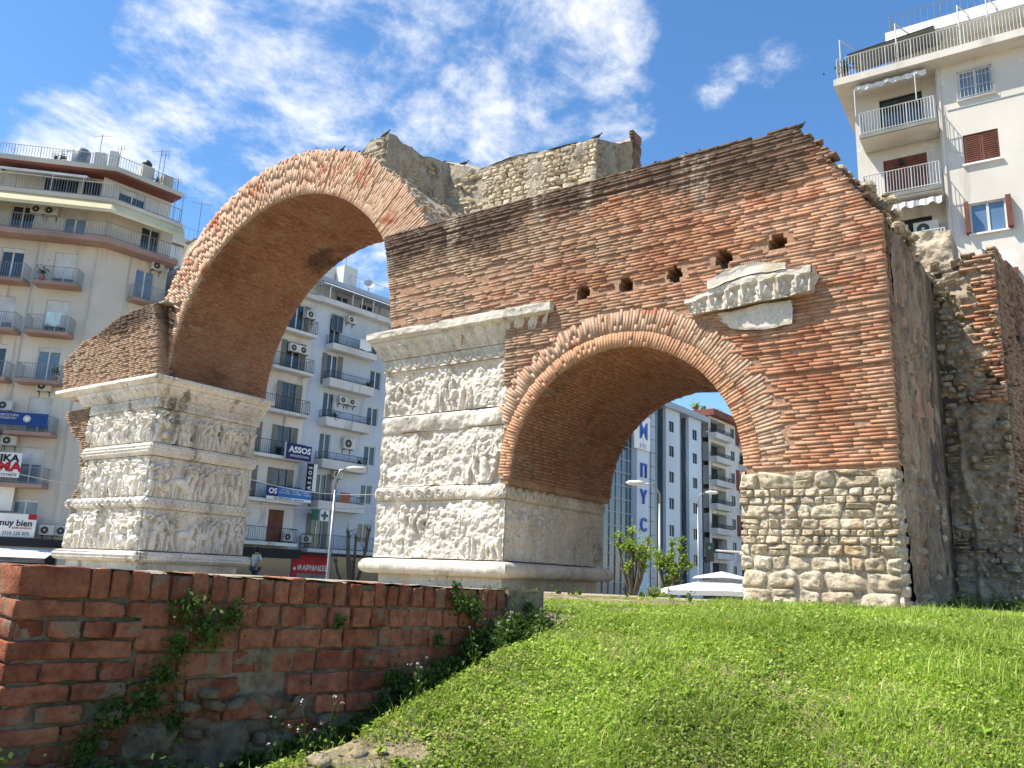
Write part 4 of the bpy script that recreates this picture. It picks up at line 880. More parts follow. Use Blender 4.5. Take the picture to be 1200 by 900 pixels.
# ------------------------------------------------------------------ grass
def scatter(n,dmin,dmax,pw,azlo=-66,azhi=2,seed=1):
    rg=np.random.default_rng(seed); d=dmin+(dmax-dmin)*rg.random(n)**pw; az=np.radians(rg.uniform(azlo,azhi,n)); x=d*np.sin(az); y=d*np.cos(az)
    rel=(x-WA[0])*WN[0]+(y-WA[1])*WN[1]; al=(x-WA[0])*WT[0]+(y-WA[1])*WT[1]; edge=.46-.09*al
    keep=((rel>edge+rg.normal(size=n)*.06)|(al>3.1))&(y<13.75)&~((x<-10)&(y>13.2))
    bare=((vnoise(x,y,210,1.8)>.60)&(rel<.70)&(rg.random(n)<.9))      # bare sandy patches on the bank
    thin=(vnoise(x,y,211,1.5)<.36)&(rg.random(n)<.40)
    keep&=~bare&~thin
    return x[keep],y[keep]
def blades(x,y,h,w,seed,lean=.45):
    rg=np.random.default_rng(seed); n=len(x); z=terrain(x,y)-.004; a=rg.uniform(0,2*np.pi,n); hh=h*rg.uniform(.45,1.35,n)*(.35+1.5*vnoise(x,y,212,2.3)**1.5*1.4); ww=w*rg.uniform(.6,1.3,n)
    lx=np.cos(a+1.3)*lean*hh*rg.random(n); ly=np.sin(a+1.3)*lean*hh*rg.random(n); ux=np.cos(a)*ww/2; uy=np.sin(a)*ww/2
    b0=np.stack([x-ux,y-uy,z],-1); b1=np.stack([x+ux,y+uy,z],-1); m0=np.stack([x-ux*.8+lx*.35,y-uy*.8+ly*.35,z+hh*.55],-1); m1=np.stack([x+ux*.8+lx*.35,y+uy*.8+ly*.35,z+hh*.55],-1)
    t0=np.stack([x+lx-ux*.12,y+ly-uy*.12,z+hh*(.95-.2*rg.random(n))],-1); t1=np.stack([x+lx+ux*.12,y+ly+uy*.12,t0[:,2]],-1)
    V=np.stack([b0,b1,m1,m0,t1,t0],1).reshape(-1,3); k=np.arange(n)[:,None]*6; Fq=np.concatenate([k+np.array([0,1,2,3]),k+np.array([3,2,4,5])],0); return V,Fq
Vs=[];Fs=[];b=0
for (n,d0,d1,pw,h,w,lean) in ((150000,2.9,5.2,.9,.038,.0048,1.3),(110000,4.8,8.5,1.0,.040,.0065,1.2),(80000,7.5,14,1.0,.045,.010,.8),(9000,3,8,1,.085,.0045,.9)):
    x,y=scatter(n,d0,d1,pw,seed=int(n+d0)); V,Fq=blades(x,y,h,w,n+3,lean); Vs.append(V); Fs.append(Fq+b); b+=len(V)
# broad leaved rosettes
rg_=random.Random(4); P=[]
for k in range(330):
    d=rg_.uniform(3.1,8); az=math.radians(rg_.uniform(-50,0)); x=d*math.sin(az); y=d*math.cos(az); rel_=(x-WA[0])*WN[0]+(y-WA[1])*WN[1]
    if rel_<.5: continue
    P.append(clump_pts((x,y,float(terrain(x,y))+.022),.05,26,k+5000,(1,1,.3)))
V,Fq=leafquads(np.concatenate(P),.019,.7,91,(.3,.55)); Vs.append(V); Fs.append(Fq+b); b+=len(V)
# clover leaves
rg=np.random.default_rng(88)
for (n,d0,d1,s_) in ((110000,2.9,5.6,.0085),(50000,5.2,9,.0125),(25000,8.5,14,.016)):
    x,y=scatter(n,d0,d1,1.0,seed=int(n)); z=terrain(x,y)+rg.uniform(.008,.034,len(x))*(.5+1.2*vnoise(x,y,212,1.3)); V,Fq=leafquads(np.stack([x,y,z],-1),s_,1.1,n,(.55,.9)); Vs.append(V); Fs.append(Fq+b); b+=len(V)
o=npmesh('grass',np.concatenate(Vs),np.concatenate(Fs),M['grass']); tag(o,'short sunlit grass and clover covering the slope in front of the arch','grass',kind='stuff')
# weeds at the foot of the monument
P=[]
for k in range(46):
    x=random.uniform(-9.6,6); y=random.uniform(12.6,13.8); P.append(clump_pts((x,y,float(terrain(x,y))+.04),random.uniform(.05,.13),60,k+1700))
for k in range(40):
    x=random.uniform(-2.2,1.5); y=random.uniform(14.5,19); P.append(clump_pts((x,y,float(terrain(x,y))+.12),random.uniform(.12,.3),160,k+1800))
V,Fq=leafquads(np.concatenate(P),.024,.2,779); o=npmesh('rough_weeds',V,Fq,M['weed']); tag(o,'low rough weeds along the foot of the stone pier at the crest of the slope','weeds',kind='stuff')
# flowering stems on the edge of the bank
spots=[(330,800,3.9),(345,828,3.6),(440,770,4.2),(455,790,4.1),(500,725,4.5),(520,715,4.7),(535,700,4.7),(555,730,4.6),(610,700,5.0),(315,850,3.5)]
spots.sort()
for i,(px,py,d) in enumerate(spots):
    p=at(px,py,d); x,y=p[0],p[1]; rel_=(x-WA[0])*WN[0]+(y-WA[1])*WN[1]; al_=(x-WA[0])*WT[0]+(y-WA[1])*WT[1]; mv=max(0,.46-.09*al_-rel_); x+=WN[0]*mv; y+=WN[1]*mv
    z0=float(terrain(x,y)); rt=empty('flowering_weed',(x,y,z0),None,'weed','flowering weeds on the edge of the bank')
    rt['label']='thin white-flowered weed stem, %s from the left along the bank beside the brick wall'%['first','second','third','fourth','fifth','sixth','seventh','eighth','ninth','tenth','eleventh','twelfth'][i]
    mb=MB(); tips=[]; lv=[]
    for k in range(3):
        a=random.uniform(0,6.28); h=random.uniform(.09,.22); q=Vector((x+math.cos(a)*.04,y+math.sin(a)*.04,z0+h)); mb.tube([(x,y,z0-.01),(x+math.cos(a)*.012,y+math.sin(a)*.012,z0+h*.6),q],[.0018,.0014,.001],4,False); tips.append(q)
        for _ in range(6): lv.append((x+math.cos(a)*.03*random.random()+random.gauss(0,.012),y+math.sin(a)*.03*random.random()+random.gauss(0,.012),z0+h*random.random()))
    mb.build('stem',M['weed'],rt); V,Fq=leafquads(np.array(lv),.010,.1,i); npmesh('leaves',V,Fq,M['weed'],rt)
    P=np.concatenate([clump_pts(tuple(t),.009,6,i*7+j) for j,t in enumerate(tips)]); V,Fq=leafquads(P,.0045,.4,i+60); npmesh('flowers',V,Fq,M['petal'],rt)
for i,(px,py,d,lab) in enumerate(((855,762,4.9,'small yellow flower in the grass, left of two'),(916,796,4.45,'small yellow flower in the grass, right of two'))):
    p=at(px,py,d); x,y=p[0],p[1]; z0=float(terrain(x,y)); rt=empty('dandelion',(x,y,z0),lab,'flower','yellow flowers in the grass'); MB().tube([(x,y,z0),(x,y,z0+.045)],.0015,4).build('stem',M['weed'],rt)
    V,Fq=leafquads(clump_pts((x,y,z0+.048),.013,26,i,(1,1,.35)),.007,1.2,i); npmesh('petals',V,Fq,M['yellow_petal'],rt)
# earth clods on the bank
for i,(px,py,d,r,lab) in enumerate(((470,783,4.05,.10,'sandy boulder-like clod of earth on the bank, upper one beside the ditch'),(385,862,3.45,.07,'sandy clod of earth low on the bank beside the ditch'),(640,738,5.0,.05,'small clod of dry earth near the top of the bank'))):
    p=at(px,py,d); v=[];f=[]; z0=float(terrain(p[0],p[1]))
    for k in range(7): lump(v,f,(p[0]+random.gauss(0,r*.5),p[1]+random.gauss(0,r*.6),z0+.0),r*random.uniform(.4,.7),i*20+k,(1,1,.6))
    me=bpy.data.meshes.new('clod'); me.from_pydata(v,[],f); me.update(); o=link('earth_clod',me,M['sandy'],smooth=True); tag(o,lab,'earth clod')

# ------------------------------------------------------------------ building kit
def wall(F,mb,s0,s1,z0,z1,holes,o=0.,rev=.22):
    ss=sorted({s0,s1,*[max(s0,min(s1,h[0])) for h in holes],*[max(s0,min(s1,h[1])) for h in holes]}); zs=sorted({z0,z1,*[h[2] for h in holes],*[h[3] for h in holes]})
    for i in range(len(ss)-1):
        for j in range(len(zs)-1):
            a=(ss[i]+ss[i+1])/2; b=(zs[j]+zs[j+1])/2
            if any(h[0]<a<h[1] and h[2]<b<h[3] for h in holes): continue
            mb.quad(F(ss[i],zs[j],o),F(ss[i+1],zs[j],o),F(ss[i+1],zs[j+1],o),F(ss[i],zs[j+1],o))
    for (a,b,c,d) in holes:
        mb.quad(F(a,c,o),F(b,c,o),F(b,c,o-rev),F(a,c,o-rev)); mb.quad(F(a,d,o-rev),F(b,d,o-rev),F(b,d,o),F(a,d,o))
        mb.quad(F(a,c,o),F(a,c,o-rev),F(a,d,o-rev),F(a,d,o)); mb.quad(F(b,c,o-rev),F(b,c,o),F(b,d,o),F(b,d,o-rev))
def window(F,root,a,b,c,d,frame='frame_white',glass='glass',o=0.,door=False,shut=None,blind=0.,sill=False,sillmat='white'):
    mb=MB(); w=.055
    F.box(mb,a,a+w,c,d,o-.16,o-.09); F.box(mb,b-w,b,c,d,o-.16,o-.09); F.box(mb,a+w,b-w,d-w,d,o-.16,o-.09); F.box(mb,a+w,b-w,c,c+w,o-.16,o-.09); m_=(a+b)/2
    F.box(mb,m_-w*.8,m_+w*.8,c+w,d-w,o-.158,o-.085)
    fr=mb.build('door_frame' if door else 'window_frame',M[frame],root)
    mb=MB(); F.box(mb,a+.01,b-.01,c+.01,d-.01,o-.19,o-.135); mb.build('pane',M[glass],fr)
    if blind>0: mb=MB(); F.box(mb,a+.01,b-.01,d-(d-c)*blind,d-.01,o-.13,o-.05); mb.build('roller_blind',M['shutter_white'],fr)
    if shut=='closed':
        for (p,q) in ((a+.01,m_-.01),(m_+.01,b-.01)):
            mb=MB(); F.box(mb,p,q,c+.01,d-.01,o-.08,o-.04); n=int((d-c)/.09)
            for i in range(n): F.box(mb,p+.06,q-.06,c+.06+i*.09,c+.1+i*.09,o-.038,o-.02)
            mb.build('shutter',M['shutter_brown'],fr)
    if shut and shut!='closed':
        for (p,q) in ((a-.42,a-.01),(b+.01,b+.42)):
            mb=MB(); F.box(mb,p,q,c,d,o+.012,o+.05); 
            for i in range(int((d-c)/.1)): F.box(mb,p+.05,q-.05,c+.04+i*.1,c+.08+i*.1,o+.052,o+.065)
            mb.build('shutter',M[shut],fr)
    if sill: mb=MB(); F.box(mb,a-.08,b+.08,c-.07,c-.003,o-.1,o+.12); mb.build('sill',M[sillmat],fr)
    return fr
def railing(F,root,s0,s1,z,o0,o1,h=.95,m='rail',gap=.13,r=.012,ends=True,name='railing',bars=True):
    mb=MB()
    def run(p,q):
        n=max(int((q-p).length/gap),1)
        for zz_ in (z+h,z+.08): mb.tube([p+Vector((0,0,zz_)),q+Vector((0,0,zz_))],r*1.5,4)
        for i in range(n+1):
            c=p.lerp(q,i/n); mb.tube([c+Vector((0,0,z)),c+Vector((0,0,z+h))],r if i%8 else r*1.8,4,False)
    a,b=F(s0,0,o1),F(s1,0,o1); run(a,b)
    if ends: run(F(s0,0,o0),a); run(b,F(s1,0,o0))
    return mb.build(name,M[m],root)
def balcony(F,root,s0,s1,z,dep,slab='cream_trim',m='rail',o=0.,h=.95,th=.2,gap=.13,para=0.,r=.012):
    mb=MB(); F.box(mb,s0,s1,z-th,z,o-.02,o+dep); 
    if para>0:
        F.box(mb,s0,s1,z,z+para,o+dep-.1,o+dep-.001); F.box(mb,s0,s0+.1,z,z+para,o,o+dep-.1); F.box(mb,s1-.1,s1,z,z+para,o,o+dep-.1)
    sl=mb.build('balcony_slab',M[slab],root); railing(F,sl,s0+.05,s1-.05,z+para,o,o+dep-.06,h-para,m,gap,r); return sl
def ac_unit(F,a,z,o,label,w=.8,h=.56,group='air conditioning units on the apartment blocks'):
    c=F(a,z,o); rt=empty('air_conditioner',c,label,'air conditioner',group); mb=MB(); F.box(mb,a-w/2,a+w/2,z,z+h,o+.08,o+.38); bo=mb.build('casing',M['ac_white'],rt)
    mb=MB(); cen_=F(a-w*.12,z+h/2,o+.385); t=F.t; up=Vector((0,0,1)); n=16
    pts=[cen_+t*math.cos(2*math.pi*i/n)*h*.38+up*math.sin(2*math.pi*i/n)*h*.38 for i in range(n)]; mb.poly(pts); pts2=[p+F.n*.012 for p in pts]; mb.poly(pts2)
    for i in range(n): mb.quad(pts[i],pts[(i+1)%n],pts2[(i+1)%n],pts2[i])
    fg=mb.build('fan_grille',M['ac_dark'],rt); mb=MB(); 
    pts=[cen_+F.n*.014+t*math.cos(2*math.pi*i/10)*h*.1+up*math.sin(2*math.pi*i/10)*h*.1 for i in range(10)]; mb.poly(pts); mb.build('fan_hub',M['ac_white'],rt)
    mb=MB()
    for q in (-w*.35,w*.35): F.box(mb,a+q-.02,a+q+.02,z-.05,z-.01,o,o+.36); F.box(mb,a+q-.02,a+q+.02,z-.3,z-.05,o,o+.03)
    mb.build('bracket',M['dark_metal'],rt); return rt
def sign(F,s0,s1,z0,z1,o,m,label,texts=(),th=.06,extra=(),cat='sign',name='sign'):
    rt=empty(name,F((s0+s1)/2,z0,o),label,cat); mb=MB(); F.box(mb,s0,s1,z0,z1,o,o+th); mb.build('board',M[m],rt)
    for (x0,x1,y0,y1,mm,dd) in extra:
        mb=MB(); F.box(mb,x0,x1,y0,y1,o+th,o+th+dd); mb.build('panel',M[mm],rt)
    for (txt,a,z,size,mm,bold,sx) in texts: textmesh(txt,size,M[mm],'lettering',rt,F.mtx(a,z,o+th+.012),.006,bold,sx)
    return rt
def antenna(x,y,z,h,label,kind=0,group='television aerials on the rooftops',az=0.):
    rt=empty('aerial',(x,y,z),label,'aerial',group); MB().tube([(x,y,z-.05),(x,y,z+h)],.022,5).build('mast',M['steel'],rt)
    mb=MB(); ca,sa=math.cos(az),math.sin(az)
    def B(u,v,w): return (x+ca*u-sa*v,y+sa*u+ca*v,w)
    if kind==0:
        mb.tube([B(-.7,0,z+h*.95),B(.7,0,z+h*.95)],.014,4)
        for i in range(7): mb.tube([B(-.6+i*.2,-.22,z+h*.95),B(-.6+i*.2,.22,z+h*.95)],.008,4)
    else:
        mb.tube([B(-.25,0,z+h*.9),B(.25,0,z+h*.9)],.014,4)
        for i in range(3): mb.tube([B(-.2+i*.2,0,z+h*.9-.25),B(-.2+i*.2,0,z+h*.9+.3)],.012,4)
    mb.build('elements',M['steel'],rt); return rt
def dish(c,r,d,label,h=.6):
    rt=empty('satellite_dish',c,label,'satellite dish'); c=Vector(c); MB().tube([c,c+Vector((0,0,h))],.03,6).build('mast',M['steel'],rt)
    d=Vector(d).normalized(); u=d.cross(Vector((0,0,1))).normalized(); w=u.cross(d); cc=c+Vector((0,0,h+r*.6)); mb=MB(); n=14
    prev=None
    for k in range(4):
        q=r*k/3; ring_=[cc+u*math.cos(2*math.pi*i/n)*q+w*math.sin(2*math.pi*i/n)*q+d*(q*q/r*.35) for i in range(n)]
        if prev: 
            for i in range(n): mb.quad(prev[i],prev[(i+1)%n],ring_[(i+1)%n],ring_[i])
        prev=ring_
    mb.build('reflector',M['white_rail'],rt); MB().tube([cc-w*r*.9+d*.05,cc+d*r*.9],.015,4).build('feed_arm',M['steel'],rt); return rt

# ================================================================== LEFT APARTMENT BLOCK
def fromray(px,d): v=ray(*px); v=v[:2]/np.hypot(*v[:2])*d; return v
pL=fromray((124,277),55); FL=Fr(pL,45); FLr=Fr(pL,5)
bl=empty('apartment_building',(pL[0],pL[1],-2.3),'cream apartment block with mauve balcony slabs and yellow awnings at the left edge','building')
DD=-.9
lev=[16.25,13.15,10.15,7.05,4.05]
holesA=[];holesB=[]
for z in lev: holesA+= [(-5.75,-4.45,z,z+2.2),(-2.72,-1.42,z,z+2.2)]
holesA+=[(-11.5,-10.3,z,z+2.2) for z in lev]+[(-9,-7.7,z,z+2.2) for z in lev]
holesA+=[(-5.66,-4.32,19.4,21.3),(-2.55,-1.25,19.4,21.3),(-2.6,-1.25,1.75,3.25)]
mb=MB(); wall(FL,mb,-14,0,-2.3,21.7,holesA,0); 
hb=[(2.2,3.45,z,z+2.2) for z in lev]+[(2.15,3.4,19.4,21.35)]
wall(FLr,mb,0,4.25,-2.3,21.7,hb,0)
q0=FLr(4.25,0,0); 
# rear closing walls
pts=[FL(-14,0,0),FL(-14,0,-12),Vector((q0.x-13,q0.y+2,0)),q0]
for a,b in zip(pts[:-1],pts[1:]): mb.quad(a+Vector((0,0,-2.3)),b+Vector((0,0,-2.3)),b+Vector((0,0,21.7)),a+Vector((0,0,21.7)))
mb.poly([FL(-14,21.7,0),FL(0,21.7,0),FLr(4.25,21.7,0),FL(-14,21.7,-12)])
mb.build('wall',M['cream'],bl)
mb=MB(); FL.box(mb,-14,-.12,-2.3,21.6,-.6,-.3); FLr.box(mb,.0,4.1,-2.3,21.6,-.6,-.3); mb.build('interior_wall',M['cream'],bl)
for (a,b,c,d) in holesA:
    top=c>19; window(FL,bl,a,b,c,d,'frame_white','glass' if (top and a<-5) or random.random()<.3 else 'curtain_glass',0,True,blind=random.choice([.12,.15,.2,.45,.75]) if not top else .28 if a>-3 else 0)
for (a,b,c,d) in hb: window(FLr,bl,a,b,c,d,'frame_white','curtain_glass' if c<19 else 'glass',0,True)
for z in lev[:]:
    balcony(FL,bl,-3.35,-.85,z,1.05,'purple_slab','rail'); balcony(FL,bl,-6.6,-3.85,z,1.05,'purple_slab','rail'); balcony(FL,bl,-9.9,-7.1,z,1.05,'purple_slab','rail'); balcony(FLr,bl,1.9,4.1,z,.9,'purple_slab','rail')
# continuous slab
def lband(name,m,z0,z1,o0,o1,smax_=4.3):
    mb=MB(); k=math.tan(R_(20)); 
    A0,A1=FL(-14,z0,o0),FL(-14,z0,o1)
    def corner(z,o): return FL(o*k,z,o)
    def loop(z): return [FL(-14,z,o0),FL(-14,z,o1),corner(z,o1),FLr(smax_,z,o1),FLr(smax_,z,o0),corner(z,o0)]
    lo,hi=loop(z0),loop(z1); i=0; n=6
    mb.v=[tuple(p) for p in lo+hi]; mb.f=[(0,1,2,5),(5,2,3,4),(n,n+5,n+2,n+1),(n+5,n+4,n+3,n+2)]+[(j,n+j,n+(j+1)%n,(j+1)%n) for j in range(n)]
    return mb.build(name,M[m],bl)
def lrail(z,o,h=1.0,gap=.16,m='rail',smax_=4.2):
    mb=MB(); k=math.tan(R_(20)); path=[FL(-14,z,o),FL(o*k,z,o),FLr(smax_,z,o)]
    for a,b in zip(path[:-1],path[1:]):
        n=int((b-a).length/gap)
        for hh in (h,.1): mb.tube([a+Vector((0,0,hh)),b+Vector((0,0,hh))],.025,4)
        for i in range(n+1): c=a.lerp(b,i/n); mb.tube([c,c+Vector((0,0,h))],.013 if i%9 else .025,4,False)
    return mb.build('railing',M[m],bl)
lband('balcony_slab','purple_slab',19.05,19.38,-.1,1.15); lrail(19.38,1.08)
lband('terrace_slab','cream_trim',21.72,21.98,-1.5,1.1); 
def awn(z0,z1,o0,o1,m='yellow_canvas'):
    mb=MB(); k=math.tan(R_(20)); t=.03
    P=lambda z,o:[FL(-14,z,o),FL(o*k,z,o),FLr(4.4,z,o)]
    a,b=P(z0,o1),P(z1,o0)
    for i in range(2): mb.quad(a[i],a[i+1],b[i+1],b[i]); mb.quad(a[i]-Vector((0,0,t)),b[i]-Vector((0,0,t)),b[i+1]-Vector((0,0,t)),a[i+1]-Vector((0,0,t))); mb.quad(a[i],a[i]-Vector((0,0,.22)),a[i+1]-Vector((0,0,.22)),a[i+1])
    return mb.build('awning',M[m],bl)
awn(21.15,21.75,.98,1.35); lrail(21.98,.95)
# set-back top floor
mb=MB(); hA=[(-4.45,-2.45,22.3,23.75),(-2.15,-1.05,22.0,23.8)]; hB=[(.75,2.5,22.2,23.75)]
off=-.9; wall(FL,mb,-6.8,.33*0+off*math.tan(R_(20)),21.98,24.2,hA,off); wall(FLr,mb,off*-.0+.33*0-.33,4.2,21.98,24.2,hB,off); mb.build('top_floor_wall',M['cream'],bl)
mb=MB(); FL.box(mb,-6.8,-6.6,21.98,24.2,-5,off-.01); FL.box(mb,-13.9,-.9,21.98,24.1,-1.6,-1.3); FLr.box(mb,.2,4.1,21.98,24.1,-1.6,-1.3); FLr.box(mb,4.1,4.25,21.98,24.2,-6,off-.01); mb.build('top_floor_wall',M['cream'],bl)
window(FL,bl,-4.45,-2.45,22.3,23.75,'dark_metal','glass',off); window(FL,bl,-2.15,-1.05,22.0,23.8,'dark_metal','glass',off,True)
window(FLr,bl,.75,2.5,22.2,23.75,'frame_white','glass',off,blind=.22)
lband('roof_slab','cream_trim',24.2,24.5,-3.0,.35,4.35); lband('roof_edge','brown_trim',24.05,24.2,-1.0,.25,4.3); lrail(24.5,-.2,1.0,.17)
mb=MB(); mb.poly([FL(-14,24.48,-3),FL(-2,24.48,-3),FLr(4.3,24.48,-3),FL(-14,24.48,-14)]); mb.build('roof',M['cream_trim'],bl)
mb=MB(); a=[FL(-6.5,23.85,off),FL(-1.4,23.85,off),FL(-1.4,23.45,.75),FL(-6.5,23.45,.75)]; mb.poly(a); mb.poly([p-Vector((0,0,.04)) for p in a][::-1]); mb.quad(a[3],a[2],a[2]-Vector((0,0,.16)),a[3]-Vector((0,0,.16))); mb.build('awning',M['canvas'],bl)
mb=MB()
for s_ in (-6.4,-1.6,-3.4): mb.tube([FL(s_,22,.7),FL(s_,23.45,.7)],.03,5)
mb.build('awning_frame',M['white_rail'],bl)
# roof clutter
mb=MB(); FLr.box(mb,1.9,2.7,24.5,25.9,-1.4,-.7); FLr.box(mb,3.3,4.0,24.5,25.7,-1.2,-.5); mb.build('chimney',M['cream_trim'],bl)
mb=MB(); FL.box(mb,-1.75,-1.1,24.5,25.9,-1.3,-.8); FL.box(mb,-.85,-.35,24.5,26.1,-1.3,-.8); mb.build('chimney',M['white_plaster'],bl)
c=FL(-2.6,24.5,-1.0); rt=empty('water_heater',c,'silver rooftop water heater tank on the cream apartment roof','water heater'); mb=MB(); mb.lathe(tuple(c+Vector((0,0,.1))),[(0,0),(.5,0),(.55,.15),(.55,1.2),(.4,1.4),(0,1.45)],14); mb.build('tank',M['steel'],rt,True); mb=MB(); FL.box(mb,-3.3,-1.9,24.5,24.62,-1.6,-.6); mb.build('stand',M['cream_trim'],rt)
c=FLr(2.3,25.9,-1.05); rt=empty('chimney_cowl',c,'dark chimney cowl on the chimney of the cream apartment roof','chimney cowl'); mb=MB(); mb.lathe(tuple(c),[(0,0),(.28,0),(.34,.25),(.15,.5),(0,.55)],8); mb.build('cowl',M['dark_metal'],rt)
for (px,py,h,k,lab) in ((72,187,1.9,0,'short bare aerial on the cream roof, leftmost'),(118,172,2.6,0,'tall aerial with a long arm above the cream roof'),(141,182,1.9,1,'thin aerial mast just right of the tall one on the cream roof'),(188,188,2.3,0,'aerial with a cross arm on the right corner of the cream roof'),(193,190,2.1,1,'slim aerial leaning beside the right corner of the cream roof'),(207,225,2.9,1,'tall thin aerial behind the right end of the cream building'),(214,240,2.2,1,'short aerial between two taller ones right of the cream building'),(235,250,2.4,0,'aerial with a horizontal yagi nearest the brick arch')):
    P_=at(px,py,56.5); 
    antenna(P_[0],P_[1],P_[2]-h*.75,h*1.1,lab,k,az=random.uniform(-.4,.4)+.6)
# potted plants on roof
for i,(s_,o_,F_) in enumerate(((-3.9,-.5,FL),(-3.5,-.5,FL),(2.9,-.4,FLr))):
    c=F_(s_,24.5,o_); rt=empty('potted_plant',c,['potted plant on the cream roof, left of the water tank','second potted plant on the cream roof, nearest the water tank','potted plant at the right end of the cream roof'][i],'plant','potted plants on the cream roof'); MB().lathe(tuple(c),[(0,0),(.14,0),(.2,.3),(0,.3)],8).build('pot',M['terracotta'],rt); V,Fq=leafquads(clump_pts(tuple(c+Vector((0,0,.55))),.32,120,i+40),.06,.2,i); npmesh('foliage',V,Fq,M['dark_leaf'],rt)
# air conditioners
for (F_,a,z,o_,lab) in ((FL,-4.05,20.75,0,'white air conditioner under the yellow awning, left of a pair'),(FL,-3.3,20.75,0,'white air conditioner under the yellow awning, right of a pair'),(FL,-1.95,9.62,0,'air conditioner above the balcony that carries the blue banner'),(FL,-3.82,8.3,.1,'air conditioner left of the blue banner, on a bracket'),(FL,-3.25,6.25,.1,'air conditioner above the red lettered banner'),(FL,-.45,1.25,0,'air conditioner at street level right of the white banner'),(FL,.35,1.25,-.2,'dark edged air conditioner behind the pier at the foot of the cream block'),(FLr,3.4,18.6,0,'air conditioner under the mauve slab on the right face of the cream block')): ac_unit(F_,a,z,o_,lab)
sign(FL,-4.1,-1.1,7.35,8.1,1.12,'blue_sign','blue banner with a round emblem on the fourth balcony of the cream block',(('ΦΡΟΝΤΙΣΤΗΡΙΑ\nΕΚΠΑΙΔΕΥΣΗ',-3.3,7.82,.17,'white',.0,1),('◉',-2.2,7.72,.5,'white',0,1),('ΚΕΝΤΡΟ',-1.65,7.72,.16,'sky_sign',.0,1)))
sign(FL,-6.6,-2.1,4.35,5.75,1.12,'white','white banner lettered NIKA in black over AMA in red on a balcony',(('NIKA',-2.98,5.42,.55,'black',.02,1.15),('AMA',-2.95,4.92,.72,'red_sign',.035,1.2),('ΚΑΤΩ ΤΟΥΜΠΑ',-2.95,4.47,.2,'black',.0,1)))
sign(FL,-5,-2.5,2.5,3.85,.3,'white','blank white board left of a street level window on the cream block')
sign(FL,-4.6,-.9,1.05,2.35,.75,'white','white banner reading muy bien with an orange and red design',(('muy bien',-2.0,1.82,.50,'black',.01,1.0),('ΚΑΦΕ ΕΣΠΡΕΣΟ',-1.6,1.55,.13,'red_sign',0,1),('τ. 2310 225 035',-2.0,1.25,.26,'black',0,1)),extra=((-4.6,-2.9,1.05,1.25,'orange',.004),(-1.35,-.9,2.05,2.35,'red_sign',.004)))
c=FL(-3.1,1.85,.82); rt=sign(FL,-3.2,-2.85,1.68,2.02,.82,'red_sign','round red emblem at the left of the muy bien banner'); 
mb=MB(); FL.box(mb,-14,.6,.55,1.0,0.01,1.0); mb.build('shop_fascia',M['black'],bl)
mb=MB(); FL.box(mb,-14,.2,-2.3,.1,-.25,.1); mb.build('shopfront',M['glass'],bl)
mb=MB(); a=[FL(-12,.48,.9),FL(.5,.48,.9),FL(.5,-.05,2.6),FL(-12,-.05,2.6)]; mb.poly(a); mb.poly([p-Vector((0,0,.05)) for p in a][::-1]); mb.quad(a[3],a[2],a[2]-Vector((0,0,.25)),a[3]-Vector((0,0,.25))); mb.build('shop_awning',M['canvas'],bl)
mb=MB(); FL.box(mb,-12,.5,-.45,-.06,2.5,2.6); mb.build('awning_valance',M['black'],bl)
mb=MB()
for F_,s_ in ((FL,-3.75),(FL,-.35),(FLr,1.75)): mb.tube([F_(s_,-2.3,.04),F_(s_,19,.04)],.045,6)
mb.build('drainpipe',M['cream_trim'],bl)
# dark roofed neighbour seen behind the left block
pN=fromray((232,262),75); FN=Fr(pN,5); bn=empty('roof_annex_building',(pN[0],pN[1],-2.3),'dark grey roofed building partly hidden between the cream block and the brick arch','building')
mb=MB(); wall(FN,mb,-7,12,-2.3,27.2,[(-2.6,-1.5,24.5,26),(0,1.2,24.5,26)],0); FN.box(mb,-7,12,-2.3,27.2,-10,-.3); mb.build('wall',M['old_plaster'],bn); window(FN,bn,-2.6,-1.5,24.5,26); window(FN,bn,0,1.2,24.5,26)
mb=MB(); mb.hexa([FN(-7.3,27.2,.5),FN(12.3,27.2,.5),FN(12.3,27.2,-10.3),FN(-7.3,27.2,-10.3),FN(-5.5,28.6,-1.3),FN(10.5,28.6,-1.3),FN(10.5,28.6,-8),FN(-5.5,28.6,-8)]); mb.build('roof',M['shutter_grey'],bn); railing(FN,bn,-6.5,10,28.6,-1.5,-1.4,1.2,'rail',.5)

# ================================================================== MIDDLE BLOCKS
pM=fromray((362,500),60); FM=Fr(pM,6)
def bbody(F,root,s0,s1,z1,dep,m): 
    mb=MB(); F.box(mb,s0+.02,s1-.02,-2.3,z1-.02,-dep,-.3); mb.build('rear_wall',M[m],root)
bb=empty('apartment_building',(pM[0],pM[1],-2.3),'pale blue apartment block with curved balcony bay and pharmacy cross, seen through the big arch','building')
fl=[16.0,13.2,10.3,7.25,4.3,1.4]; hs_=[]
for z in fl: hs_+=[(1.0,2.0,z+.02,z+2.4)]; hs_+=[(5.15,6.25,z+.6,z+2.05)]
mb=MB(); wall(FM,mb,-.7,9.2,-2.3,19.15,hs_,0); mb.build('wall',M['blue_plaster'],bb); bbody(FM,bb,-.7,9.2,19.15,12,'blue_plaster')
for (a,b,c,d) in hs_: window(FM,bb,a,b,c,d,'frame_white','glass',0,b-a<1.05 and a<2,shut='shutter_grey' if a<2 and random.random()<.6 else None)
for i,z in enumerate(fl[:5]): balcony(FM,bb,.75,4.9,z,.95,'old_plaster','dark_metal',0,.95,.22,.14,.42 if i else .25)
balcony(FM,bb,.2,8.8,1.35,1.0,'old_plaster','dark_metal',0,1.0,.25)
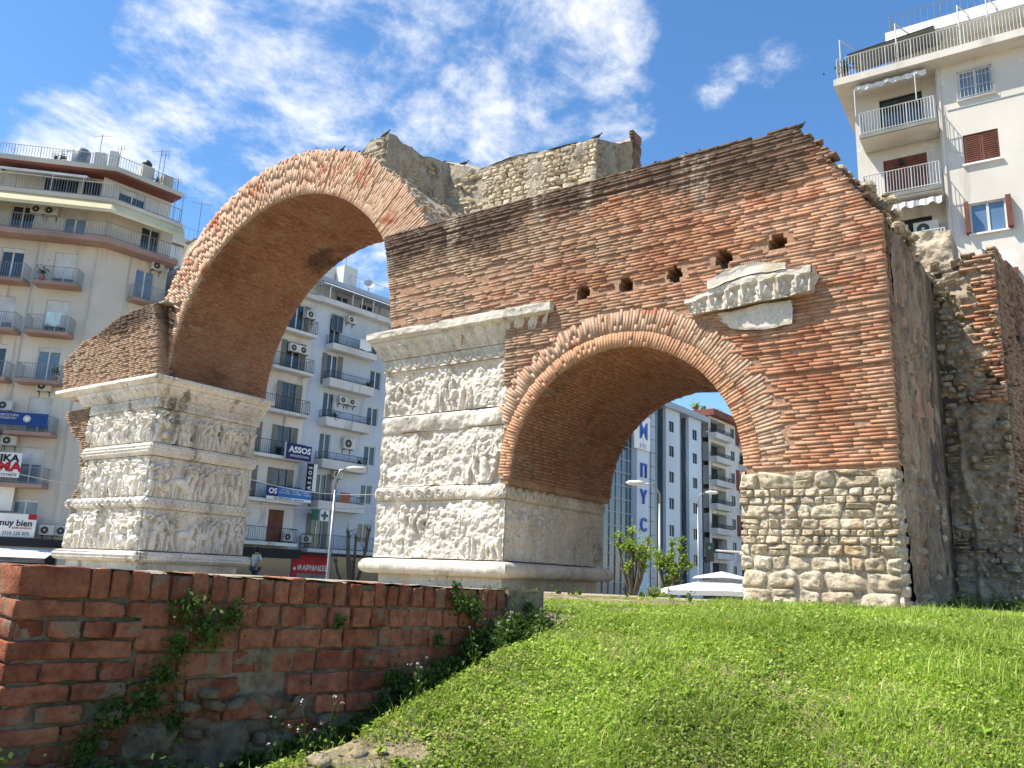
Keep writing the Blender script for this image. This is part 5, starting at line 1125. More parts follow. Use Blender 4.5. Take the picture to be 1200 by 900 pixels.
mb=MB(); FM.box(mb,-.75,9.3,19.15,19.55,-2,.75); mb.build('terrace_slab',M['old_plaster'],bb); railing(FM,bb,-.6,9.2,19.55,-.5,.65,.95,'rail',.6)
mb=MB(); wall(FM,mb,-.7,9.2,19.55,21.0,[(2.2,3.4,19.6,20.8),(4.5,6,19.6,20.8)],-1.2); FM.box(mb,-.7,9.2,19.55,21,-8,-1.5); mb.build('top_floor_wall',M['old_plaster'],bb); window(FM,bb,2.2,3.4,19.6,20.8,o=-1.2); window(FM,bb,4.5,6,19.6,20.8,o=-1.2)
mb=MB(); FM.box(mb,-.8,9.3,21.0,21.35,-8.2,.1); mb.build('roof_slab',M['tile_panel'],bb); railing(FM,bb,2.5,9.2,21.35,-.3,0,.9,'rail',.8)
mb=MB(); a=[FM(-.2,21.0,0),FM(6.8,21.0,0),FM(6.8,20.6,.75),FM(-.2,20.6,.75)]; mb.poly(a); mb.poly([p-Vector((0,0,.04)) for p in a][::-1]); mb.build('awning',M['white_plaster'],bb)
mb=MB()
for s_ in (.3,2.4,3.3,4.4,6.4): mb.tube([FM(s_,19.6,.6),FM(s_,20.4,.62),FM(s_+.25,20.75,.5)],.04,5)
mb.build('awning_frame',M['white'],bb)
mb=MB(); FM.box(mb,-.5,3.2,21.35,23.3,-5,-2.2); mb.build('penthouse',M['white_plaster'],bb)
mb=MB(); FM.box(mb,2.6,3.9,21.35,23.4,-2.1,-1.1); mb.build('chimney',M['white_plaster'],bb)
c=FM(3.0,23.4,-1.5); antenna(c.x,c.y,c.z,2.0,'dark aerial rising from the white chimney of the blue block',1); dish(tuple(FM(4.9,21.35,-.8)),.42,(.8,-.6,.4),'white satellite dish on the blue block roof, right of its chimney',.75)
mb=MB(); mb.tube([FM(-.62,-2.3,.06),FM(-.62,19.1,.06)],.06,6); mb.build('drainpipe',M['shutter_grey'],bb)
for (a,z,lab) in ((2.7,18.35,'air conditioner right of the top floor window of the blue block'),(2.6,12.05,'left of two air conditioners on the third balcony of the blue block'),(3.45,12.05,'right of two air conditioners on the third balcony of the blue block'),(3.45,8.75,'large air conditioner on the fourth balcony of the blue block'),(2.65,6.5,'air conditioner high above the fifth balcony of the blue block'),(.5,1.75,'air conditioner at the left end of the lowest balcony of the blue block')): ac_unit(FM,a,z,.02,lab,1.0 if 'large' in lab else .8,.8 if 'large' in lab else .5)
window(FM,bb,1.0,2.0,17.4,18.65,'shutter_grey','glass',.3)
for i,(F_,s_,z_,o_,lab) in enumerate(((FM,4.4,13.2,.75,'potted plant on the second balcony of the blue block'),(FM,4.2,7.25,.75,'potted plant on the fourth balcony of the blue block'),(FM,1.6,10.3,.8,'potted plant by the door of the third balcony of the blue block'),(FL,-2.9,16.25,.85,'potted plant on the highest small balcony of the cream block'),(FL,-1.2,10.15,.85,'potted plant on the middle small balcony of the cream block'),(FL,-6.2,13.15,.85,'potted plant on the left column balcony of the cream block'))):
    c=F_(s_,z_,o_); rt=empty('potted_plant',c,lab,'plant','potted plants on balconies'); MB().lathe(tuple(c),[(0,0),(.12,0),(.17,.28),(0,.28)],8).build('pot',M['terracotta'],rt); V,Fq=leafquads(clump_pts(tuple(c+Vector((0,0,.6))),.36,150,i+140),.06,.2,i); npmesh('foliage',V,Fq,M['dark_leaf'],rt)
for i,(F_,s_,z_,w_,lab,mm) in enumerate(((FM,3.2,16.2,1.1,'white sheet hung over the top balcony rail of the blue block','white'),(FL,-2.2,13.35,.8,'faded blue towel hung over a balcony rail of the cream block','pale_cloth'),(FM,2.6,4.5,.9,'rust coloured cloth hung over the lowest curved balcony of the blue block','terracotta'))):
    mb=MB(); o_=1.08 if F_ is FL else .93; n_=8
    for q in range(n_):
        a,b=s_+w_*q/n_,s_+w_*(q+1)/n_; wa,wb=.03*math.sin(q*2.1),.03*math.sin((q+1)*2.1)
        mb.quad(F_(a,z_+.15+.05*math.sin(q),o_+wa),F_(b,z_+.15+.05*math.sin(q+1),o_+wb),F_(b,z_+.95,o_),F_(a,z_+.95,o_))
    o=mb.build('laundry',M[mm]); tag(o,lab,'laundry')
# overhead cables
for (pa,pb,d1,d2,lab) in (((0,556),(345,600),50,48,'thin overhead cable crossing low in front of the cream block'),((290,566),(470,582),46,44,'thin pale overhead cable crossing in front of the pale blue block')):
    A=Vector(at(*pa,d1)); B=Vector(at(*pb,d2)); D_=(B-A); A=A-D_*.4; B=B+D_*.4; mb=MB(); mb.tube([A.lerp(B,q/16)-Vector((0,0,1.2*math.sin(math.pi*q/16))) +Vector((0,0,1.0)) for q in range(17)],.02,4); o=mb.build('overhead_cable',M['steel']); tag(o,lab,'cable')
# white block left of it
bw=empty('apartment_building',tuple(FM(-3.5,-2.3,.3)),'weathered white apartment block with old shutters and blue signs, behind the left pier','building')
FW=Fr(tuple(FM(0,0,.35))[:2],6); hs_=[]
flw=[16.3,13.45,10.45,7.35,4.4,1.6]
for z in flw: hs_+=[(-2.75,-1.55,z+.05,z+2.2),(-5.6,-4.4,z+.05,z+2.2),(-8.6,-7.4,z+.05,z+2.2)]
mb=MB(); wall(FW,mb,-10,-.75,-2.3,19.0,hs_,0); mb.build('wall',M['old_plaster'],bw); bbody(FW,bw,-10,-.75,19.0,12,'old_plaster')
mb=MB(); FW.box(mb,-1.0,-.74,-2.3,19,-3,-.02); mb.build('side_wall',M['old_plaster'],bw)
for (a,b,c,d) in hs_: window(FW,bw,a,b,c,d,'frame_white' if random.random()<.5 else 'shutter_grey','glass',0,True,shut='shutter_grey' if c>2 else 'closed')
for z in flw: balcony(FW,bw,-6.0,-.9,z,.95,'old_plaster','dark_metal',0,.95,.22,.16)
mb=MB(); FW.box(mb,-10,-.7,19.0,19.35,-12,.6); mb.build('roof_slab',M['old_plaster'],bw); railing(FW,bw,-9.8,-.8,19.35,-.2,.5,1.1,'dark_metal',.2)
for (a,z,lab) in ((-1.2,17.6,'air conditioner near the top corner of the white block'),(-2.3,14.85,'air conditioner over a balcony of the white block, left of a pair'),(-1.5,14.85,'air conditioner over a balcony of the white block, right of a pair'),(-1.25,1.75,'round fan air conditioner on the lowest balcony of the white block')): ac_unit(FW,a,z,.02,lab)
sign(FW,-2.6,-.55,7.2,8.25,1.0,'navy_sign','navy sign with white ASSOS lettering on the white block',(('ASSOS',-1.5,7.86,.56,'white',.02,1.1),('ΦΡΟΝΤΙΣΤΗΡΙΑ',-1.5,7.44,.2,'white',0,1.0)),extra=((-2.75,-2.6,7.2,8.3,'white',.0),))
sign(FW,-3.75,-.2,4.38,5.25,1.0,'sky_sign','long blue and white sign with text columns below the ASSOS sign',(('OS',-3.3,4.92,.5,'white',.02,1.0),('ΑΓΓΛΙΚΑ   ΓΑΛΛΙΚΑ   ΙΤΑΛΙΚΑ\nΓΕΡΜΑΝΙΚΑ   ΙΣΠΑΝΙΚΑ   ΡΩΣΙΚΑ',-1.55,4.95,.17,'white',0,.95),('τηλ. 2310  ASSOS  www.assos',-2.0,4.48,.19,'navy_sign',0,1)),extra=((-3.75,-2.9,4.6,5.25,'navy_sign',.004),(-3.75,-.2,4.38,4.58,'white',.004)))
# blade sign perpendicular
sf=Fr(tuple(FM(-.05,0,1.4))[:2],96); rt=empty('sign',tuple(FM(-.05,5.2,1.0)),'tall narrow black and white vertical sign reading ASSOS at the corner between two blocks','sign')
mb=MB(); FM.box(mb,-.5,.0,5.25,7.15,1.0,1.08); mb.build('board',M['black'],rt); mb=MB(); FM.box(mb,.0,.3,5.25,7.15,1.0,1.08); mb.build('panel',M['white'],rt)
for i,ch in enumerate('ASSOS'): textmesh(ch,.38,M['white'],'lettering',rt,FM.mtx(-.25,5.45+.35*i,1.09)@Matrix.Rotation(math.pi/2,4,'Z'),.006,.01)
# pharmacy
sign(FM,1.0,1.75,3.3,4.05,.9,'white','white square sign with a dark green pharmacy cross on the blue block',(),extra=((1.28,1.47,3.38,3.97,'green_sign',.01),(1.08,1.67,3.58,3.77,'green_sign',.012)))
sign(FM,.35,.85,3.3,4.05,.9,'green_sign','smaller dark green pharmacy sign left of the white cross sign')
mb=MB(); FM.box(mb,-.7,9.2,.95,1.1,0.01,1.4); mb.build('shop_canopy',M['black'],bb); mb=MB(); FM.box(mb,2.9,9.2,-2.3,.94,0.01,.12); mb.build('shopfront',M['glass'],bb)
sign(FM,-.35,2.85,-2.2,.95,.02,'red_sign','deep red pharmacy shopfront lettered ΦΑΡΜΑΚΕΙΑ in white',(('ΦΑΡΜΑΚΕΙΑ',1.5,.02,.48,'white',.015,.95),('●',-.1,-.05,.3,'white',0,1)),extra=((.1,2.75,-2.2,-.35,'shutter_grey',.03),))
mb=MB(); FW.box(mb,-10,-.76,.6,1.2,.01,1.3); mb.build('shop_canopy',M['black'],bw); mb=MB(); FW.box(mb,-10,-.76,-2.3,.59,.01,.15); mb.build('shopfront',M['glass'],bw)

# ================================================================== FAR BLOCKS THROUGH THE SMALL ARCH
pG=fromray((780,600),95); FG=Fr(pG,3)
bg2=empty('office_building',(pG[0],pG[1],-2.3),'grey metal clad block with small square windows, seen through the small arch','building')
winz=[17.25,14.35,11.35,8.3,5.25,2.2]
hs1=[(.85,2.1,z,z+1.25) for z in winz]; hs2=[(7.0,8.25,z,z+1.25) for z in winz]
mb=MB(); wall(FG,mb,.1,3.6,-2.3,19.9,hs1,0); mb.quad(FG(.1,-2.3,-1.2),FG(.1,-2.3,0),FG(.1,19.9,0),FG(.1,19.9,-1.2)); mb.quad(FG(3.6,-2.3,0),FG(3.6,-2.3,-1.2),FG(3.6,19.9,-1.2),FG(3.6,19.9,0))
wall(FG,mb,6.0,9.5,-2.3,19.9,hs2,0); mb.quad(FG(6.0,-2.3,-1.2),FG(6.0,-2.3,0),FG(6.0,19.9,0),FG(6.0,19.9,-1.2)); mb.quad(FG(9.5,-2.3,0),FG(9.5,-2.3,-1.2),FG(9.5,19.9,-1.2),FG(9.5,19.9,0)); mb.build('clad_wall',M['pale_panel'],bg2)
mb=MB(); FG.box(mb,-1.9,-.0,-2.3,19.9,-14,-1.0); FG.box(mb,5.0,6.0,-2.3,19.9,-14,-1.0); mb.build('recess_wall',M['tile_panel'],bg2); mb=MB(); FG.box(mb,3.6,5.0,-2.3,19.9,-14,-1.4); FG.box(mb,9.5,10.6,-2.3,19.9,-14,-1.4); FG.box(mb,0.0,3.6,-2.3,19.8,-14,-.4); FG.box(mb,6.0,9.5,-2.3,19.8,-14,-.4); mb.build('dark_glazing',M['teal_glass'],bg2)
for h in hs1+hs2: window(FG,bg2,*h,'dark_metal','glass',0)
mb=MB(); FG.box(mb,-7.7,10.8,19.9,20.6,-14,.5); mb.build('roof_fascia',M['tile_panel'],bg2)
mb=MB(); FG.box(mb,-7.6,-5.0,-2.3,19.9,-3,.6); 
for i in range(10): FG.box(mb,-7.62,-4.98,-1+i*2.1,-.96+i*2.1,.6,.62)
mb.build('sign_pillar',M['pale_panel'],bg2)
mb=MB(); FG.box(mb,-5.0,-3.1,-2.3,19.9,-3,.3)
mb.build('tiled_pillar',M['tile_panel'],bg2); mb=MB()
for i in range(14): FG.box(mb,-5.0,-3.1,-1+i*1.5,-.95+i*1.5,.3,.33)
FG.box(mb,-4.1,-4.04,-2.3,19.9,.3,.335); mb.build('panel_joints',M['ac_dark'],bg2)
mb=MB(); FG.box(mb,-3.1,-1.9,-2.3,19.9,-3,-.1); mb.build('dark_glazing',M['teal_glass'],bg2)
mb=MB(); FG.box(mb,-24,-7.65,-2.3,17.5,-12,-.1); mb.build('glass_front',M['teal_glass'],bg2)
mb=MB()
for i in range(14): FG.box(mb,-24,-7.66,-1.5+i*1.4,-1.42+i*1.4,-.1,0)
for i in range(14): FG.box(mb,-24+i*1.2,-23.92+i*1.2,-2.3,17.5,-.1,.01)
mb.build('mullions',M['tile_panel'],bg2)
for txt,z,sz in (('П',11.6,2.0),('Υ',8.8,2.0),('C',5.9,2.0),('Α',3.4,1.3),('Σ',1.9,1.0)):
    rt=empty('letter_sign',tuple(FG(-6.3,z-.6,.62)),{'П':'topmost of the blue raised letters on the pale pillar','Υ':'blue raised letter shaped like a Y on the pale pillar','C':'blue raised letter shaped like a C on the pale pillar','Α':'small blue raised letter second from the bottom of the pale pillar','Σ':'lowest small blue raised letter on the pale pillar'}[txt],'sign','blue letters on the pillar'); textmesh(txt,sz,M['letter_blue'],'letter',rt,FG.mtx(-6.3,z,.7),.08,.03)
sign(FG,-8.6,-5.05,13.9,17.6,.75,'white','white square sign with a blue letter M high on the pale pillar',(('M',-6.6,15.9,2.6,'letter_blue',.06,1.0),('E T C',-6.7,14.3,.6,'letter_blue',.0,1.0)))
# rooftop greenery
for i in range(9):
    s_=-6+i*3.0+random.uniform(-.8,.8); c=FG(s_,20.6,-2.5 if s_<10 else -2); z_=20.6 if s_<10.5 else 22.0
    V,Fq=leafquads(clump_pts((c.x,c.y,z_+.7),random.uniform(.5,1.1),160,i+90,(1,1,.9)),.16,.2,i+90); rt=empty('roof_plant',(c.x,c.y,z_),'green planter shrub, %s from the left along the far roofs beyond the small arch'%['first','second','third','fourth','fifth','sixth','seventh','eighth','ninth'][i],'shrub','shrubs on the far roofs'); npmesh('foliage',V,Fq,M['leaf'],rt); MB().lathe((c.x,c.y,z_),[(0,0),(.3,0),(.38,.5),(0,.5)],8).build('pot',M['terracotta'],rt)
c=FG(6.2,20.6,-3); antenna(c.x,c.y,20.6,4.2,'tall far aerial above the grey clad block',0)
mb=MB(); FG.box(mb,-2.5,3.2,20.6,22.2,-6,-2.5); mb.build('roof_hut',M['white_plaster'],bg2)
# balcony block to the right of it
bt=empty('apartment_building',tuple(FG(16,-2.3,0)),'white and brown apartment block with stacked balconies, at the right of the small arch opening','building')
flt=[18.3,15.3,12.35,9.4,6.4,3.4,.4]; hs_=[]
for z in flt: hs_+=[(11.6,16.0,z+.0,z+2.35),(17.7,19.0,z+.8,z+2.1),(20.6,24.5,z,z+2.3)]
mb=MB(); wall(FG,mb,10.9,26,-2.3,20.9,hs_,.3,1.2); FG.box(mb,10.9,26,-2.3,20.9,-12,-1.0); mb.build('wall',M['old_plaster'],bt)
for (a,b,c_,d) in hs_:
    if b-a<1.5: window(FG,bt,a,b,c_,d,'shutter_grey','glass',.3)
    else: 
        mb=MB(); FG.box(mb,a,b,c_,d,-.99,-.85); mb.build('glazed_door',M['glass'],bt)
        mb=MB(); FG.box(mb,a,a+1.3,c_,d,-.84,-.8); mb.build('door_shutter',M['old_plaster'],bt)
for z in flt: 
    sl_=balcony(FG,bt,11.3,16.2,z,.9,'white_plaster','dark_metal',.3,1.0,.22,.22,.5,.02); balcony(FG,bt,20.4,25.5,z,.9,'white_plaster','dark_metal',.3,1.0,.22,.22,.6,.02)
mb=MB(); FG.box(mb,10.7,26.2,20.9,21.7,-12,1.2); mb.build('roof_edge',M['brown_trim'],bt)
mb=MB(); 
for z in (18.3,12.35,6.4): FG.box(mb,19.3,20.4,z,z+2.7,.31,.36)
mb.build('brown_panel',M['brown_trim'],bt)
mb=MB(); FG.box(mb,10.9,26,-2.3,-.2,.32,.5); mb.build('shopfront',M['black'],bt)

# ================================================================== RIGHT BUILDING
pR=fromray((1130,200),34); FR=Fr(pR,88)
br=empty('apartment_building',(pR[0],pR[1],-2.3),'tall white apartment building with wrought railings and brown shutters at the upper right','building')
zl=[19.28,16.45,13.52,10.6,7.7,4.8,1.9]
hs_=[]
for z in zl: hs_+=[(.05,1.25,z,z+1.27)]; hs_+=[(3.6,4.8,z,z+1.27),(6.6,7.8,z,z+1.27),(9.8,11,z,z+1.27)]
mb=MB(); wall(FR,mb,-.72,15,-2.3,20.95,hs_,0,.2)
# recessed bay with balconies between s=-3.95 and -.72
hb2=[(-2.95,-1.3,z,z+2.15) for z in (18.35,15.5,12.7,9.8,6.9,4.0)]
wall(FR,mb,-3.95,-.72,-2.3,20.95,hb2,-.55,.2); mb.quad(FR(-.72,-2.3,-.55),FR(-.72,-2.3,0),FR(-.72,20.95,0),FR(-.72,20.95,-.55))
mb.quad(FR(-3.95,-2.3,-10),FR(-3.95,-2.3,-.55),FR(-3.95,20.95,-.55),FR(-3.95,20.95,-10)); FR.box(mb,-3.9,15,-2.3,20.9,-12,-.9)
mb.build('wall',M['right_wall'],br)
for i,h in enumerate(hs_):
    k=zl.index(h[2]); 
    if k==0: window(FR,br,*h,'frame_white','curtain_glass',0,sill=True)
    elif k==1: window(FR,br,*h,'shutter_brown','glass',0,shut='closed',sill=True)
    else: 
        w_=window(FR,br,*h,'frame_white','sky_glass',0,sill=True)
        for (p,q) in ((h[0]-.16,h[0]-.01),(h[1]+.01,h[1]+.2)): 
            mb=MB(); FR.box(mb,p,q,h[2],h[3],.01,.28); mb.build('shutter',M['shutter_brown'],w_)
mb=MB()
for i in range(11): a=.0+i*.13; mb.tube([FR(a,19.28,.14),FR(a,20.56,.14)],.012,4)
for z in (19.3,19.7,20.15,20.54): mb.tube([FR(0,z,.14),FR(1.3,z,.14)],.014,4)
mb.build('window_grille',M['white_rail'],br)
for i,h in enumerate(hb2): window(FR,br,*h,'shutter_brown' if i==1 else 'dark_metal','glass' if i!=1 else 'glass',-.55,True,shut='closed' if i==1 else None)
for i,z in enumerate((18.35,15.5,12.7,9.8,6.9)): balcony(FR,br,-3.6,-.75,z,1.35,'shutter_grey','white_rail',-.55,1.0,.16,.11,0,.014)
mb=MB(); FR.box(mb,-3.6,-.75,18.16,18.185,-.5,.74); mb.build('balcony_soffit',M['right_wall'],br); mb=MB(); FR.box(mb,-3.6,-.75,15.31,15.335,-.5,.74); mb.build('balcony_soffit',M['right_wall'],br)
# cornice slab and roof terrace
mb=MB(); FR.box(mb,-4.5,15.2,20.95,21.25,-12,.75); mb.build('cornice_slab',M['right_wall'],br)
railing(FR,br,-4.35,15,21.25,-6,.62,1.0,'white_rail',.12,.014)
mb=MB(); FR.box(mb,-2.3,15,21.25,23.6,-12,-2.2); mb.build('penthouse',M['right_wall'],br)
mb=MB(); FR.box(mb,-3.6,-2.3,21.25,23.2,-12,-2.6); mb.build('penthouse',M['plaster'],br)
mb=MB(); FR.box(mb,-2.6,15.2,23.6,24.1,-12.2,-1.2); mb.build('penthouse_roof',M['white'],br); railing(FR,br,-2.4,15,24.1,-8,-1.4,.9,'rail',.25,.012)
mb=MB(); a=[FR(-4.0,23.3,-2.3),FR(-.6,23.5,-2.3),FR(-.6,22.85,.2),FR(-4.0,22.65,.2)]; mb.poly(a); mb.poly([p-Vector((0,0,.05)) for p in a][::-1]); mb.build('awning',M['shutter_grey'],br)
mb=MB(); a=[FR(-.4,23.5,-2.3),FR(15,23.5,-2.3),FR(15,23.1,-.2),FR(-.4,23.1,-.2)]; mb.poly(a); mb.poly([p-Vector((0,0,.05)) for p in a][::-1]); mb.quad(a[3],a[2],a[2]-Vector((0,0,.2)),a[3]-Vector((0,0,.2))); mb.build('awning',M['canvas'],br)
mb=MB()
for s_ in (-4.2,-2.0,.3,1.3): mb.tube([FR(s_,21.25,.55),FR(s_,23.2,.55),FR(s_+.4,23.3,-.6)],.03,5)
mb.build('awning_frame',M['white_rail'],br)
def valance(z,s0,s1,o0,o1,drop,m='canvas'):
    mb=MB(); n=24; a=[]; 
    for i in range(n+1):
        s_=s0+(s1-s0)*i/n; w=.04*math.sin(i*1.9)+.03*math.sin(i*.7); a.append((FR(s_,z,o0),FR(s_,z-drop*.45,o1+w),FR(s_,z-drop+.05*math.sin(i*1.3),o1+w*1.5)))
    for i in range(n): mb.quad(a[i][0],a[i+1][0],a[i+1][1],a[i][1]); mb.quad(a[i][1],a[i+1][1],a[i+1][2],a[i][2])
    return mb.build('awning',M[m],br)
valance(20.9,-3.65,-1.0,-.2,.55,.35); valance(15.25,-3.2,-.8,.2,.72,.45)
mb=MB()
for s_ in (-3.7,-1.4): mb.tube([FR(s_,19.3,.7),FR(s_,20.5,.75),FR(s_+.1,20.8,.4)],.025,5)
mb.build('awning_arm',M['white_rail'],br)
ac_unit(FR,-2.6,13.85,-.5,'left air conditioner under the lower balcony of the white building',.9,.6); ac_unit(FR,-1.5,13.85,-.5,'right air conditioner under the lower balcony of the white building',.9,.6)
mb=MB(); FR.box(mb,-2.32,-2.2,17.3,17.5,-.55,-.4); mb.build('wall_lamp',M['dark_metal'],br)
mb=MB(); mb.tube([FR(-.62,-2.2,.05),FR(-.62,20.9,.05)],.04,6); mb.tube([FR(5.5,-2.2,.05),FR(5.5,20.9,.05)],.04,6); mb.tube([FR(-.5,19.2,.03),FR(-.45,17.2,.03),FR(.0,17.0,.03)],.012,4); mb.build('drainpipe',M['right_wall'],br)
mb=MB(); FR.box(mb,-.4,15,18.93,18.97,.002,.03); mb.build('string_course',M['tile_panel'],br)
c=FR(-4.1,21.25,.3); rt=empty('potted_plant',c,'leafy potted plant at the left end of the right building terrace','plant'); MB().lathe(tuple(c),[(0,0),(.15,0),(.2,.35),(0,.35)],8).build('pot',M['terracotta'],rt); V,Fq=leafquads(clump_pts(tuple(c+Vector((0,0,.75))),.42,220,4),.07,.2,8); npmesh('foliage',V,Fq,M['dark_leaf'],rt)

# ------------------------------------------------------------------ street furniture
def lamp(px_base,px_top,px_head,d,label):
    b_=at(*px_base,d); t_=at(*px_top,d); h_=at(*px_head,d); g_=-2.3; x,y=b_[0],b_[1]
    rt=empty('street_lamp',(x,y,g_),label,'street lamp','street lamps beyond the arch')
    T=Vector((x,y,t_[2])); H=Vector((h_[0],h_[1],h_[2])); mb=MB()
    mb.tube([(x,y,g_),(x,y,g_+1),(x,y,T.z-.7)],[.10,.08,.06],10); mb.build('pole',M['steel'],rt,True)
    mb=MB(); mid=T.lerp(H,.25)+Vector((0,0,.12)); mb.tube([(x,y,T.z-.72),(x,y,T.z-.25),tuple(mid),tuple(H)],[.055,.05,.045,.035],8); mb.build('arm',M['steel'],rt,True)
    dr=(H-T); dr.z=0; dr.normalize(); mb=MB(); mb.tube([H-dr*.15,H+dr*.1,H+dr*.6,H+dr*.75],[.05,.13,.12,.04],8); mb.build('lamp_head',M['ac_white'],rt,True)
lamp((773,690),(770,573),(752,566),40,'grey street lamp in front of the blue lettered pillar')
lamp((819,695),(820,583),(829,577),60,'grey street lamp before the grey clad block, right one in the small arch')
lamp((384,672),(396,556),(410,549),38,'grey street lamp in front of the pale blue block')
# traffic signal
c=at(832,650,45); rt=empty('traffic_light',tuple(at(905,690,45)[:2])+(-2.3,),'black traffic light hanging on a white horizontal arm, right of the small arch','traffic light')
e=at(905,652,45); MB().tube([(e[0],e[1],-2.3),(e[0],e[1],e[2]+.1)],.09,8).build('pole',M['steel'],rt); a_=at(838,645,45); MB().tube([tuple(a_),(e[0],e[1],e[2]+.1)],.05,6).build('arm',M['white_rail'],rt)
mb=MB(); mb.box(c[0]-.16,c[0]+.16,c[1]-.16,c[1]+.16,c[2]-.35,c[2]+.6); h_=mb.build('signal_head',M['black'],rt)
mb=MB(); mb.lathe((c[0]+.05,c[1]-.17,c[2]+.35),[(0,0),(.1,0),(.1,.02),(0,.02)],10,'y'); mb.build('lens',M['green_sign'],h_)
# parasol
c=at(846,686,31); x,y=c[0],c[1]; rt=empty('parasol',(x,y,-2.3),'white square cafe parasol with a small upper tier beyond the grass','parasol')
MB().tube([(x,y,-2.3),(x,y,.25)],.035,8).build('pole',M['steel'],rt); MB().box(x-.35,x+.35,y-.35,y+.35,-2.3,-2.2).build('base',M['ac_dark'],rt)
mb=MB(); zc=.22; ze=-.20; q=2.05; k=8; ang=R_(28)
def rt2(a,b): return (x+a*math.cos(ang)-b*math.sin(ang),y+a*math.sin(ang)+b*math.cos(ang))
def tier(mb,r0,z0,r1,z1,val):
    P=lambda r,z:[(*rt2(a*r,b*r),z) for a,b in ((-1,-1),(0,-1),(1,-1),(1,0),(1,1),(0,1),(-1,1),(-1,0))]
    A,B,V_=P(r0,z0),P(r1,z1),P(r1,z1-val)
    for i in range(8):
        if i%2==0: pass
    for i in range(8):
        B[i]=(B[i][0],B[i][1],B[i][2]+(.05 if i%2 else 0)); V_[i]=(V_[i][0],V_[i][1],V_[i][2]+(.05 if i%2 else 0))
    for i in range(8): j=(i+1)%8; mb.quad(A[i],B[i],B[j],A[j]); mb.quad(B[i],V_[i],V_[j],B[j]); mb.quad(A[j],(B[j][0],B[j][1],B[j][2]-.01),(B[i][0],B[i][1],B[i][2]-.01),A[i])
tier(mb,.36,.22,q,ze,.16); mb.build('canopy',M['white'],rt); mb=MB(); tier(mb,.02,.50,.93,.26,.03); mb.build('upper_canopy',M['white'],rt)
# ------------------------------------------------------------------ trees
def tree(px,base_d,top_py,label,seed,leaves=True,spread=.9,nl=9,lm='leaf',group=None,cs=.28):
    rg=random.Random(seed); b_=at(px,690,base_d); x,y=b_[0],b_[1]; tz=at(px,top_py,base_d)[2]; g_=-2.3; rt=empty('pollarded_tree' if leaves else 'bare_tree',(x,y,g_),label,'tree',group)
    H=tz-g_; fork=H*.36; mb=MB(); mb.tube([(x,y,g_),(x+.03,y,g_+fork*.5),(x,y,g_+fork)],[.16,.13,.12],9); mb.build('trunk',M['bark'],rt,True)
    tips=[]; 
    mb=MB()
    for k in range(nl):
        a=2*math.pi*k/nl+rg.uniform(-.3,.3); r=spread*rg.uniform(.35,1); h=H*rg.uniform(.78,1.0) if k%2 else H*rg.uniform(.6,.85)
        p0=Vector((x,y,g_+fork-.05)); p1=Vector((x+math.cos(a)*r*.55,y+math.sin(a)*r*.55,g_+fork+(h-fork)*.35)); p2=Vector((x+math.cos(a)*r*.85,y+math.sin(a)*r*.85,g_+fork+(h-fork)*.7)); p3=Vector((x+math.cos(a)*r,y+math.sin(a)*r,g_+h))
        mb.tube([p0,p1,p2,p3],[.085,.06,.05,.045],7); mb.lathe(tuple(p3-Vector((0,0,.06))),[(.02,0),(.08,.04),(.07,.1),(0,.13)],7); tips+=[p3,p2+(p3-p2)*.5]
        if not leaves:
            for _ in range(3): q_=p3+Vector((rg.uniform(-.25,.25),rg.uniform(-.25,.25),rg.uniform(.1,.45))); mb.tube([p3,q_],[.02,.006],4)
        else:
            q_=p2+Vector((rg.uniform(-.3,.3),rg.uniform(-.3,.3),rg.uniform(.1,.3))); mb.tube([p2,q_],[.03,.02],5); tips.append(q_)
    mb.build('limbs',M['bark'],rt,True)
    if leaves:
        P=[]
        for j,t in enumerate(tips): P.append(clump_pts(tuple(t+Vector((0,0,.06))),cs*rg.uniform(.55,1.1),110,seed*50+j,(1,1,.9)))
        V,Fq=leafquads(np.concatenate(P),.055,.3,seed,(.6,.95)); npmesh('crown',V,Fq,M[lm],rt)
tree(742,33,612,'pollarded street tree with tufts of fresh leaves beside the central pier',3,spread=.62,cs=.27,group='trees in the small arch opening'); tree(787,35,632,'pollarded street tree with fresh leaves left of the white parasol',5,spread=.6,cs=.27,group='trees in the small arch opening'); tree(412,30,612,'bare pollarded tree in front of the pale blue block',9,leaves=False,spread=.7)
c=at(766,688,29); rt=empty('bush',(c[0],c[1],float(terrain(c[0],c[1]))),'rounded bright green bush behind the grass crest, left of the parasol','bush')
zb=float(terrain(c[0],c[1])); V,Fq=leafquads(np.concatenate([clump_pts((c[0]+random.gauss(0,.28),c[1]+random.gauss(0,.28),-.35-.9*random.random()),.42,420,k+60,(1,1,.8)) for k in range(9)]),.05,.3,66); npmesh('foliage',V,Fq,M['leaf'],rt)
mb=MB()
for k in range(7): a=k*.9; mb.tube([(c[0],c[1],zb),(c[0]+.18*math.cos(a),c[1]+.18*math.sin(a),-.2)],[.03,.012],5)
mb.build('stems',M['bark'],rt)
